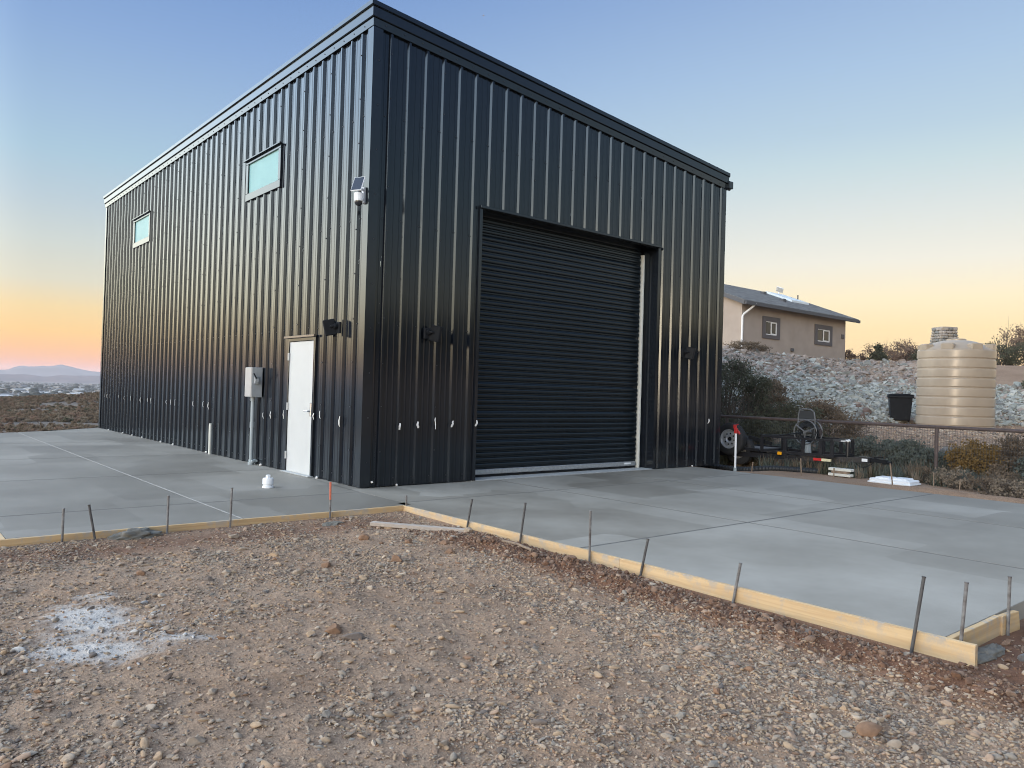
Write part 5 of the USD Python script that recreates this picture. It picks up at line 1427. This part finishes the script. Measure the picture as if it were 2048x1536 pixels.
# clods of red soil thrown up along the form boards
n = 5200
t = rng.uniform(0, 1, n)
cxy = np.where((t < 0.72)[:, None], np.stack([-0.66 + rng.normal(0, 0.17, n), rng.uniform(-7.9, -2.7, n)], -1), np.stack([rng.uniform(-1.0, 2.5, n), -8.15 + rng.normal(0, 0.20, n)], -1))
ok = (cxy[:, 0] < -0.37) | (cxy[:, 1] < -7.70)
cxy = cxy[ok]
s = np.clip(np.exp(rng.normal(math.log(0.017), 0.55, len(cxy))), 0.007, 0.075)
SOILM = [M("red_soil_clod", (0.185, 0.105, 0.066), 0.95, 0.25, 25, spec=0.2, bump=0.7, bscale=70), M("brown_soil_clod", (0.23, 0.155, 0.11), 0.95, 0.25, 25, spec=0.2, bump=0.7, bscale=70)]
instancer("soil_clods", [(rock_mesh(500 + k, 18, 0.75), SOILM[k % 2], 50) for k in range(6)], np.c_[cxy, gz(cxy[:, 0], cxy[:, 1]) + s * 0.14], rng.integers(0, 6, len(cxy)), s, rng, "crumbled red soil clods along the form boards", "soil", proto_name="clod")

# riprap on the bank below the house
RG = [stone_material("pale_green_riprap", (0.30, 0.305, 0.265), 0.2, 4), stone_material("white_grey_riprap", (0.385, 0.375, 0.325), 0.2, 4), stone_material("grey_riprap", (0.215, 0.21, 0.185), 0.2, 4), stone_material("pinkish_riprap", (0.30, 0.245, 0.205), 0.2, 4), stone_material("brown_riprap", (0.215, 0.165, 0.13), 0.2, 4)]
rng = np.random.default_rng(33)
n = 110000
x = rng.uniform(12, 46, n); y = rng.uniform(-7, 13.2, n)
base = 0.12 + 0.46 * smooth01((x - 12.2) / 8.5)
rise = ground_z(x, y) - base
dep = (x - CAM[0]) * FWD[0] + (y - CAM[1]) * FWD[1]
ok = (rise > 0.12) & (rise < 3.0) & (x > 12.6) & ~((y > 12.9) & (x > 29)) & (rng.random(n) < np.clip(26 / dep, 0.3, 1) ** 1.2) & ~((x > 33.5) & (y < 5.5) & (rise > 1.6))
x, y, rise, dep = x[ok], y[ok], rise[ok], dep[ok]
s = np.clip(np.exp(rng.normal(math.log(0.138), 0.45, len(x))), 0.06, 0.42) * np.clip(dep / 28, 0.85, 1.35)
pu = smooth01((rise - 1.15 + 0.9 * (meshkit.fbm(np.stack([x * 0.25, y * 0.25, 0 * x], -1), 3, 4) - 0.5)) / 0.9)
pick = rng.random(len(x))
low_i = np.select([pick < 0.42, pick < 0.72, pick < 0.94], [0, 1, 2], 3)
up_i = np.select([pick < 0.62, pick < 0.70, pick < 0.82], [3, 1, 2], 4)
col = np.where(rng.random(len(x)) < pu, up_i, low_i)
instancer("riprap", [(rock_mesh(600 + k, 13, 0.62), RG[k % 5], False) for k in range(15)], np.c_[x, y, ground_z(x, y) + s * 0.12], col + 5 * rng.integers(0, 3, len(x)), np.stack([s * rng.uniform(0.9, 1.6, len(s)), s, s * rng.uniform(0.7, 1.1, len(s))], -1), rng, "pale greenish and pinkish riprap rocks covering the bank below the house", "rocks", tilt=0.6)

# gravel spread round the tank
n = 9000
x = rng.uniform(13.2, 27, n); y = rng.uniform(-9, 3.2, n)
ok = (np.hypot(x - tx, y - ty) > 1.25) & (ground_z(x, y) < 0.9)
x, y = x[ok], y[ok]
s = np.clip(np.exp(rng.normal(math.log(0.062), 0.4, len(x))), 0.03, 0.16)
instancer("bank_gravel", [(rock_mesh(700 + k, 11, 0.6), [SGREY, SPINK, SPALE, SDARK][k % 4], False) for k in range(8)], np.c_[x, y, ground_z(x, y) + s * 0.15], rng.integers(0, 8, len(x)), s, rng, "coarse grey gravel spread on the terrace around the water tank", "gravel", tilt=0.5)

# dark boulders retaining the terrace
BM = [stone_material("rusty_boulder", (0.145, 0.10, 0.08), 0.25, 5), stone_material("grey_boulder", (0.17, 0.155, 0.14), 0.25, 5), stone_material("tan_boulder", (0.24, 0.18, 0.13), 0.25, 5)]
rng = np.random.default_rng(44)
bl = []
for row, (x0, n) in enumerate(((12.55, 17), (13.15, 16), (13.8, 14))):
    for k in range(n):
        y = -7.6 + 9.6 * (k + 0.5) / n + rng.normal(0, 0.10)
        bl.append((x0 + rng.normal(0, 0.13), y, rng.uniform(0.32, 0.62), rng.integers(0, 3)))
bl += [(27.2, -1.2, 0.9, 2), (26.6, -0.6, 0.7, 2), (27.8, -0.4, 0.8, 1), (28.3, -1.9, 0.6, 0), (12.3, -2.05, 0.38, 1), (21.9, 3.3, 0.42, 0), (22.3, 3.8, 0.36, 0), (20.9, 3.0, 0.34, 0)]
blab = [f"{'large' if w > 0.5 else 'middling' if w > 0.41 else 'small'} {['rusty', 'grey', 'tan'][c]} boulder, {['lower', 'middle', 'upper'][0 if k < 17 else 1 if k < 33  else 2]} row, {'right of the front fence post' if y < -3.4 else 'between the two fence posts' if y < -0.8 else 'behind the trailer'}" for k, (x, y, w, c) in enumerate(bl)]
for k, (x, y, w, c) in enumerate(bl):
    if k < 47:
        lb = blab[k]
        gp = "boulders retaining the gravel terrace"
    else:
        lb = ["large tan boulder right of the water tank's foot", "tan boulder close against the tank's right side", "grey boulder behind the tan one, right of the tank", "rusty boulder at the picture's right edge beyond the tank", "pale grey boulder seen through the fence near the trailer coupler",
              "rusty boulder left of the black bin", "rusty boulder behind the black bin", "small rusty boulder farthest left of the bin"][k - 47]
        gp = None
    if k < 47:
        same = sorted((q for q in range(47) if blab[q] == lb), key=lambda q: -bl[q][1])
        if len(same) > 1:
            lb += ", " + ["leftmost", "second from left", "third from left", "fourth from left", "fifth from left"][min(same.index(k), 4)]
    data(obj("boulder", big_rock(x, y, w, 800 + k, None, sink=0.3, flat=0.75), BM[c], smooth=25), label=lb, cat="boulder", group=gp)


# ------------------------------------------------------------------ plants
def leaf_mat(name, c, c2):
    return M(name, c, 0.75, color2=c2, scale=7, spec=0.25, transl=tuple(0.8 * np.array(c2)), detail=3)


LGREEN = leaf_mat("dark_olive_leaves", (0.055, 0.058, 0.038), (0.135, 0.135, 0.09))
LBROWN = leaf_mat("brown_dry_leaves", (0.11, 0.083, 0.057), (0.22, 0.165, 0.115))
LSAGE = leaf_mat("blue_sage_leaves", (0.075, 0.09, 0.075), (0.165, 0.185, 0.155))
LGOLD = leaf_mat("ochre_autumn_leaves", (0.12, 0.08, 0.035), (0.27, 0.17, 0.06))
LSTRAW = leaf_mat("straw_dry_weeds", (0.14, 0.11, 0.08), (0.30, 0.245, 0.18))
LPINK = leaf_mat("russet_twig_leaves", (0.15, 0.10, 0.075), (0.29, 0.20, 0.145))


def shrub_parts(seed, w, d, h, nleaf, leaf, clumps=26, up=0.35, lift=0.12, tight=0.16, twiggy=1.0):
    r = np.random.default_rng(seed)
    cl = r.normal(0, 1, (clumps, 3)); cl /= np.linalg.norm(cl, axis=1, keepdims=True)
    cl *= r.uniform(0.45, 1.0, (clumps, 1)) ** 0.6
    cl[:, 2] = np.abs(cl[:, 2])
    cl = cl * [w / 2 * 0.86, d / 2 * 0.86, h * 0.82] + [0, 0, h * lift]
    wts = r.uniform(0.5, 1.5, clumps); wts /= wts.sum()
    k = r.choice(clumps, nleaf, p=wts)
    sig = tight * np.array([w, d, h * 0.8]) * r.uniform(0.6, 1.2, (clumps, 1))[k]
    p = cl[k] + r.normal(0, 1, (nleaf, 3)) * sig * 0.55
    p[:, 2] = np.abs(p[:, 2]) + 0.01
    a = r.normal(0, 1, (nleaf, 3)) + [0, 0, up]; a /= np.linalg.norm(a, axis=1, keepdims=True)
    b = np.cross(a, r.normal(0, 1, (nleaf, 3))); b /= np.linalg.norm(b, axis=1, keepdims=True)
    L_ = leaf * r.uniform(0.6, 1.5, (nleaf, 1)); W_ = L_ * r.uniform(0.28, 0.5, (nleaf, 1))
    v = np.stack([p, p + a * L_ * 0.5 + b * W_, p + a * L_, p + a * L_ * 0.5 - b * W_], 1).reshape(-1, 3)
    i = np.arange(nleaf) * 4
    f = np.vstack([np.stack([i, i + 1, i + 2], 1), np.stack([i, i + 2, i + 3], 1)])
    st = B()
    for c in cl:
        m = c * [0.5, 0.5, 0.45] + r.normal(0, 0.04 * w, 3); m[2] = abs(m[2])
        b0 = np.array([r.normal(0, 0.03 * w), r.normal(0, 0.03 * d), -0.05])
        rad = 0.009 * h * twiggy + 0.003
        st.tube([b0, m, c], [rad, rad * 0.7, rad * 0.3], 4, cap=False)
        for _ in range(4):
            e = c + r.normal(0, 1, 3) * [w * 0.10, d * 0.10, h * 0.12] + [0, 0, 0.05 * h]
            e[2] = max(e[2], 0.02)
            s0 = m + (c - m) * r.uniform(0.3, 0.9)
            st.tube([s0, (s0 + e) / 2 + r.normal(0, 0.02 * w, 3), e], [rad * 0.4, rad * 0.3, rad * 0.15], 3, cap=False)
    return (v, f), st


def shrub(name, label, cat, x, y, w, d, h, mat, nleaf, leaf, seed, group=None, sink=0.03, **kw):
    t = thing(name, label, cat, (x, y, float(gz(x, y)) - sink), group=group)
    lf, st = shrub_parts(seed, w, d, h, nleaf, leaf, **kw)
    obj("foliage", lf, mat, t)
    st.put("stems", LIMBS, t)
    return t


shrub("shrub", "tall dark olive shrub rising beside the workshop's right corner", "shrub", 13.3, 2.95, 3.2, 2.4, 2.35, LGREEN, 11000, 0.05, 1, clumps=52, tight=0.13)
shrub("shrub", "lower dark shrub behind the spare wheel against the fence", "shrub", 12.3, 1.5, 1.8, 1.2, 1.0, LGREEN, 5200, 0.05, 2)
shrub("shrub", "olive-brown shrub directly behind the hose reel", "shrub", 14.0, 1.55, 2.0, 1.6, 1.30, LGREEN, 6000, 0.05, 3, clumps=30)
shrub("shrub", "wide brown half-dry shrub left of the black bin, above the fence rail", "shrub", 15.4, 1.45, 2.6, 2.0, 1.25, LBROWN, 8200, 0.05, 4, clumps=34)
shrub("shrub", "brownish shrub between the olive shrub and the riprap", "shrub", 15.6, 3.3, 2.2, 1.8, 1.35, LBROWN, 5200, 0.055, 5)
shrub("shrub", "low brownish shrub on top of the bank by the house corner", "shrub", 26.8, 11.3, 2.6, 1.8, 0.5, LBROWN, 2600, 0.06, 6)
for k, (x, y, w, h, lb) in enumerate([(11.7, -0.7, 1.1, 0.52, "bluish sage bush behind the middle of the trailer"), (12.0, -1.55, 1.3, 0.62, "bluish sage bush just right of the trailer coupler"), (11.75, -2.3, 1.2, 0.62, "bluish sage bush left of the front fence post"),
                                      (11.55, -2.85, 0.9, 0.5, "small sage bush touching the front fence post"), (11.6, -4.75, 1.3, 0.58, "grey-green bush behind the dry weeds at the right edge"), (12.0, 0.3, 1.3, 0.55, "low bush behind the spare wheel, seen through the mesh")]):
    shrub("sage_bush", lb, "bush", x, y, w, w * 0.8, h, LSAGE, 2800, 0.05, 20 + k, clumps=22, up=0.8)
shrub("shrub", "ochre autumn bush right of the front fence post", "shrub", 11.45, -3.75, 1.35, 1.0, 0.80, LGOLD, 4200, 0.045, 31, clumps=30, up=0.5)
shrub("shrub", "taller thin olive shrub rising behind the ochre bush", "shrub", 11.9, -4.2, 1.2, 0.9, 0.86, LBROWN, 2300, 0.045, 32, tight=0.2)
for k, (x, y, w, h, lb) in enumerate([(9.55, -4.15, 0.7, 0.42, "dry straw weed clump in front of the ochre bush"), (9.35, -4.75, 0.8, 0.40, "dry straw weed clump halfway to the right edge"), (9.0, -5.15, 0.9, 0.42, "tangled dry weed clump at the right edge of the picture"),
                                      (10.1, -4.6, 0.8, 0.5, "brown dry weed clump behind the dark thin stake"), (9.9, -3.75, 0.5, 0.35, "small dry weed clump beside the greyish lath"), (10.3, -3.3, 0.5, 0.36, "dry weed clump at the foot of the front fence post"), (9.7, -5.35, 0.9, 0.5, "brown weed clump against the right frame edge")]):
    shrub("dry_weed", lb, "weed", x, y, w, w, h, LSTRAW if k % 2 == 0 else LBROWN, 800, 0.035, 40 + k, clumps=34, up=1.2, twiggy=1.3, tight=0.12)

# skyline shrubs and small trees on the plateau
for k, (x, y, w, h, m, n, lb) in enumerate([
        (45.6, 15.6, 2.0, 1.0, LPINK, 1700, "low russet shrub next to the house's right end on the skyline"), (46.4, 14.6, 2.2, 1.2, LPINK, 1700, "russet shrub on the skyline between the house and the small tree"),
        (46.4, 12.55, 2.6, 1.45, LPINK, 2300, "wide russet shrub on the skyline right of the small tree"), (44.6, 11.3, 2.4, 1.15, LPINK, 2400, "dark russet shrub on the crest just left of the tank"),
        (44.5, 13.2, 1.8, 0.8, LGREEN, 1700, "low green shrub under the small skyline tree"), (43.6, 10.2, 1.6, 0.75, LGREEN, 1700, "low green shrub on the crest touching the tank's left side"),
        (51.5, 11.6, 1.5, 1.9, LPINK, 500, "thin twiggy shrub beside the stone chimney"),
        (45.2, 5.95, 2.9, 2.0, LPINK, 2600, "tall russet shrub right of the tank on the skyline"), (46.4, 4.3, 2.6, 2.1, LPINK, 2600, "russet shrub at the picture's right edge on the skyline"),
        (43.8, 6.1, 2.4, 1.25, LGREEN, 2700, "dark green shrub below the russet one, right of the tank"), (44.4, 4.6, 3.0, 1.15, LGREEN, 2800, "dark green shrub at the right edge above the pale dirt ledge"),
        (43.2, 7.4, 1.6, 1.0, LGREEN, 1700, "dark shrub half hidden by the tank's right shoulder"), (32.9, 1.35, 0.9, 0.7, LGREEN, 1300, "small round green bush on the rocks at the right edge"),
        (49.5, 14.8, 3.0, 1.5, LPINK, 1400, "farther russet shrub behind the small skyline tree"), (50.5, 12.8, 3.0, 1.2, LPINK, 1400, "farther russet shrub left of the stone chimney")]):
    shrub("shrub", lb, "shrub", x, y, w, w * 0.8, h * (1.35 if x > 40 else 1.0), m, n, 0.075, 60 + k, up=0.7, twiggy=1.0, tight=0.15, clumps=30)
t = thing("small_tree", "small upright tree with a rounded top on the skyline right of the house", "tree", (46.6, 14.0, float(gz(46.6, 14.0)) - 0.05))
lf, st = shrub_parts(91, 1.5, 1.3, 1.25, 2000, 0.075, clumps=24, lift=0.12)
lf2, st2 = shrub_parts(92, 0.85, 0.8, 0.75, 1100, 0.07, clumps=14, lift=0.1)
obj("crown", (np.vstack([lf[0], lf2[0] + [-0.12, 0.1, 1.0]]), np.vstack([lf[1], lf2[1] + len(lf[0])])), LGREEN, t)
st.tube([(0, 0, -0.1), (0.02, 0, 0.6), (-0.08, 0.06, 1.5)], [0.06, 0.045, 0.02], 7).put("trunk", LIMBS, t)
shrub("shrub", "dark green shrub just beyond the slab's far left edge", "shrub", -1.05, 22.3, 0.55, 0.5, 0.42, LGREEN, 1400, 0.03, 95)
shrub("shrub", "low green shrub at the picture's left edge beyond the slab", "shrub", -1.62, 22.6, 0.6, 0.5, 0.30, LGREEN, 1300, 0.03, 96)

# weeds below the trailer and along the fence
rng = np.random.default_rng(55)


def tuft(seed, n=26, h=0.22, spread=0.09):
    r = np.random.default_rng(seed)
    v, f = [], []
    for k in range(n):
        a = r.uniform(0, 6.28); b0 = r.normal(0, spread * 0.4, 2); le = h * r.uniform(0.5, 1.2)
        d = np.array([math.cos(a), math.sin(a)]) * r.uniform(0.1, 0.75) * le
        s = np.array([-math.sin(a), math.cos(a)]) * 0.005
        n0 = len(v)
        v += [[b0[0] - s[0], b0[1] - s[1], 0], [b0[0] + s[0], b0[1] + s[1], 0], [b0[0] + d[0] * 0.5 + s[0], b0[1] + d[1] * 0.5 + s[1], le * 0.6], [b0[0] + d[0] * 0.5 - s[0], b0[1] + d[1] * 0.5 - s[1], le * 0.6], [b0[0] + d[0], b0[1] + d[1], le]]
        f += [[n0, n0 + 1, n0 + 2], [n0, n0 + 2, n0 + 3], [n0 + 3, n0 + 2, n0 + 4]]
    return np.array(v), np.array(f)


n = 1500
x = rng.uniform(9.3, 13.2, n); y = rng.uniform(-6.5, 3.5, n)
ok = (meshkit.fbm(np.stack([x, y, 0 * x], -1) * 0.9, 3, 61) > 0.42) & (x > 9.2 + 0.5 * (y < -2.5))
x, y = x[ok], y[ok]
instancer("weeds", [(tuft(k), m, False) for k, m in enumerate([LSAGE, LSTRAW, LBROWN, LSAGE, LGREEN])], np.c_[x, y, gz(x, y) - 0.01], rng.integers(0, 5, len(x)), rng.uniform(0.6, 1.5, len(x)), rng, "patchy weeds under the trailer and along the fence", "weeds", tilt=0.1, proto_name="tuft")

# dry scrub on the falling hillside
n = 21000
azs = rng.uniform(math.radians(-2), math.radians(22), n); rr = 27 + (300 - 27) * rng.random(n) ** 0.62
x = CAM[0] + rr * np.sin(azs); y = CAM[1] + rr * np.cos(azs)
ok = (meshkit.fbm(np.stack([x / 9, y / 9, 0 * x], -1), 3, 71) > 0.40) & (y > 17.5)
x, y, rr = x[ok], y[ok], rr[ok]
scr = [(shrub_parts(900 + k, 1.0, 1.0, 0.55, 260, 0.11, clumps=12)[0], m, False) for k, m in enumerate([LBROWN, LGREEN, LBROWN, LPINK, LSTRAW])]
instancer("hillside_scrub", scr, np.c_[x, y, gz(x, y) - 0.03], rng.choice(5, len(x), p=[.36, .06, .22, .20, .16]), np.clip(rng.normal(0.55, 0.22, len(x)), 0.22, 1.2) * np.clip(rr / 90, 0.6, 1.25), rng, "dry brown scrub on the hillside beyond the left slab", "scrub", tilt=0.05, proto_name="bush")

# ------------------------------------------------------------------ the town on the plain
WHW = [M("white_metal_roofing", (0.62, 0.62, 0.60), 0.6, 0.05, 0.05), M("cream_warehouse_wall", (0.52, 0.48, 0.42), 0.8, 0.05, 0.05), M("tan_warehouse_wall", (0.42, 0.31, 0.23), 0.8, 0.05, 0.05), M("pale_green_warehouse", (0.46, 0.52, 0.50), 0.8, 0.05, 0.05)]
wh = [(348, 3073, 390, 3102, 10.1, 1, "long cream warehouse at the picture's left edge"), (547, 4175, 580, 4210, 5.8, 0, "small bright white building behind the other warehouses"), (563, 3970, 689, 4094, 7.8, 0, "longest white-roofed warehouse on the plain"),
      (420, 3122, 435, 3132, 10.4, 1, "tall narrow cream building left in the warehouse cluster"), (396, 2852, 421, 2867, 7.4, 3, "pale green warehouse nearest to the hill crest"), (452, 3075, 465, 3084, 6.9, 0, "small white block between two warehouses"),
      (429, 2841, 467, 2862, 8.8, 3, "pale greenish warehouse cut off by the hill crest"), (497, 3323, 615, 3410, 6.5, 1, "long low cream building in the middle of the cluster"), (704, 4053, 739, 4087, 5.8, 0, "white roof at the right of the longest warehouse"),
      (657, 3614, 690, 3640, 11.4, 2, "tan building with dark doors right of the cluster"), (720, 3759, 734, 3771, 15.2, 0, "tall pale building at the far right of the cluster"), (501, 3073, 541, 3098, 6.1, 3, "grey-green warehouse low in front of the long cream one")]
for x0, y0, x1, y1, h, c, lb in wh:
    p0, p1 = np.array([x0, y0], float), np.array([x1, y1], float)
    d = p1 - p0; Ln = np.linalg.norm(d); d /= Ln; nrm = np.array([-d[1], d[0]])
    dd = min(60, Ln * 0.9)
    R = np.array([[d[0], nrm[0], 0], [d[1], nrm[1], 0], [0, 0, 1]])
    t = thing("warehouse", lb, "warehouse", group=None)
    zb_ = float(ground_z(x0, y0))
    B().box(0, Ln, 0, dd, -1, h, R, (x0, y0, zb_)).put("wall", WHW[c], t)
    B().add(np.array([[-0.5, -0.5, h + 0.02], [Ln + 0.5, -0.5, h + 0.02], [Ln + 0.5, dd + 0.5, h + 0.02], [-0.5, dd + 0.5, h + 0.02], [-0.5, dd / 2, h + dd * 0.05], [Ln + 0.5, dd / 2, h + dd * 0.05]]) @ R.T + [x0, y0, zb_], [[0, 1, 5], [0, 5, 4], [2, 3, 4], [2, 4, 5], [0, 4, 3], [1, 2, 5], [0, 3, 2], [0, 2, 1]]).put("roof", WHW[0], t)
    db = B()
    for k in range(max(1, int(Ln / 14))):
        db.box(4 + k * 14, 8.5 + k * 14, -0.15, -0.02, -0.9, min(4.5, h * 0.55), R, (x0, y0, zb_))
    db.put("loading_doors", GREYPVC, t)
rng = np.random.default_rng(66)
n = 5200
azs = rng.uniform(math.radians(2.5), math.radians(17), n); rr = np.exp(rng.uniform(math.log(2900), math.log(14000), n))
x = CAM[0] + rr * np.sin(azs); y = CAM[1] + rr * np.cos(azs)


def cottage(seed):
    r = np.random.default_rng(seed)
    w, d, h, g = r.uniform(12, 22), r.uniform(9, 14), r.uniform(3.2, 6), r.uniform(1.2, 2.8)
    v = [[-w / 2, -d / 2, -1], [w / 2, -d / 2, -1], [w / 2, d / 2, -1], [-w / 2, d / 2, -1], [-w / 2, -d / 2, h], [w / 2, -d / 2, h], [w / 2, d / 2, h], [-w / 2, d / 2, h], [-w / 2, 0, h + g], [w / 2, 0, h + g]]
    return B().add(v, [[0, 1, 5, 4], [1, 2, 6, 5], [2, 3, 7, 6], [3, 0, 4, 7], [4, 5, 9, 8], [6, 7, 8, 9]]).add(v, [[4, 8, 7], [5, 6, 9]]).mesh()


TM = [M("town_wall_cream", (0.27, 0.25, 0.225), 0.9), M("town_wall_grey", (0.19, 0.185, 0.18), 0.9), M("town_wall_tan", (0.22, 0.18, 0.145), 0.9), M("town_roof_white", (0.34, 0.34, 0.33), 0.8), M("town_tree_green", (0.06, 0.065, 0.055), 0.95)]
tb = [(cottage(k), TM[k % 4], False) for k in range(8)]
tree = trimesh.creation.icosphere(2, 1.0); tv = np.array(tree.vertices); tv = tv * (0.7 + 0.6 * meshkit.fbm(tv * 2.2, 3, 3))[:, None] * [7, 7, 5] + [0, 0, 4]
tb.append(((tv, tree.faces), TM[4], False))
pick = np.where(rng.random(n) < 0.5, 8, rng.integers(0, 8, n))
instancer("town", tb, np.c_[x, y, ground_z(x, y)], pick, np.clip(rng.normal(1.0, 0.3, n), 0.5, 2.4) * np.where(rng.random(n) < 0.04, 2.2, 1), rng, "distant town of low pale houses and trees spread over the plain", "town", tilt=0.0, proto_name="house")

# ------------------------------------------------------------------ airliner high up, catching the last sun
PLANEM = M("bright_airliner_skin", (0.9, 0.88, 0.86), 0.25, metallic=0.9)
ap = thing("airplane", "tiny pale airliner high in the sky above the workshop roof", "airplane", (3610.7, 4749.6, 2933.5), 0.7)
B().lathe([(0.05, -17), (1.2, -15), (2.0, -11), (2.0, 9), (1.2, 14), (0.3, 18)], 14, (0, 0, 0), "x").put("fuselage", PLANEM, ap, smooth=40)
B().add([[3, 0, -0.6], [-2, 0, -0.6], [-7, 16, 0.6], [-5, 16, 0.6], [-7, -16, 0.6], [-5, -16, 0.6], [3, 0, -0.2], [-2, 0, -0.2]], [[0, 1, 2, 3], [0, 5, 4, 1], [6, 3, 2, 7], [6, 7, 4, 5]]).put("wing", PLANEM, ap)
B().add([[-15, 0, 1], [-12, 0, 1.5], [-16, 0, 7], [-18, 0, 7], [-15, 0.3, 1], [-12, 0.3, 1.5], [-16, 0.2, 7], [-18, 0.2, 7]], [[0, 1, 2, 3], [7, 6, 5, 4], [0, 4, 5, 1], [1, 5, 6, 2], [2, 6, 7, 3], [3, 7, 4, 0]]).put("tail_fin", PLANEM, ap)

# ------------------------------------------------------------------ air
HZ = usdkit.material(stage, "/World/Looks/dusk_haze", {"v": ("principled_volume", {"color": (0.80, 0.80, 0.86), "density": 2.2e-5, "anisotropy": 0.0})}, [], volume="v.volume")
hz_ = B().box(-40000, 40000, -40000, 40000, -76, 500).put("haze", HZ)
data(hz_, label="thin dusk haze over the plain", cat="haze", kind="stuff")
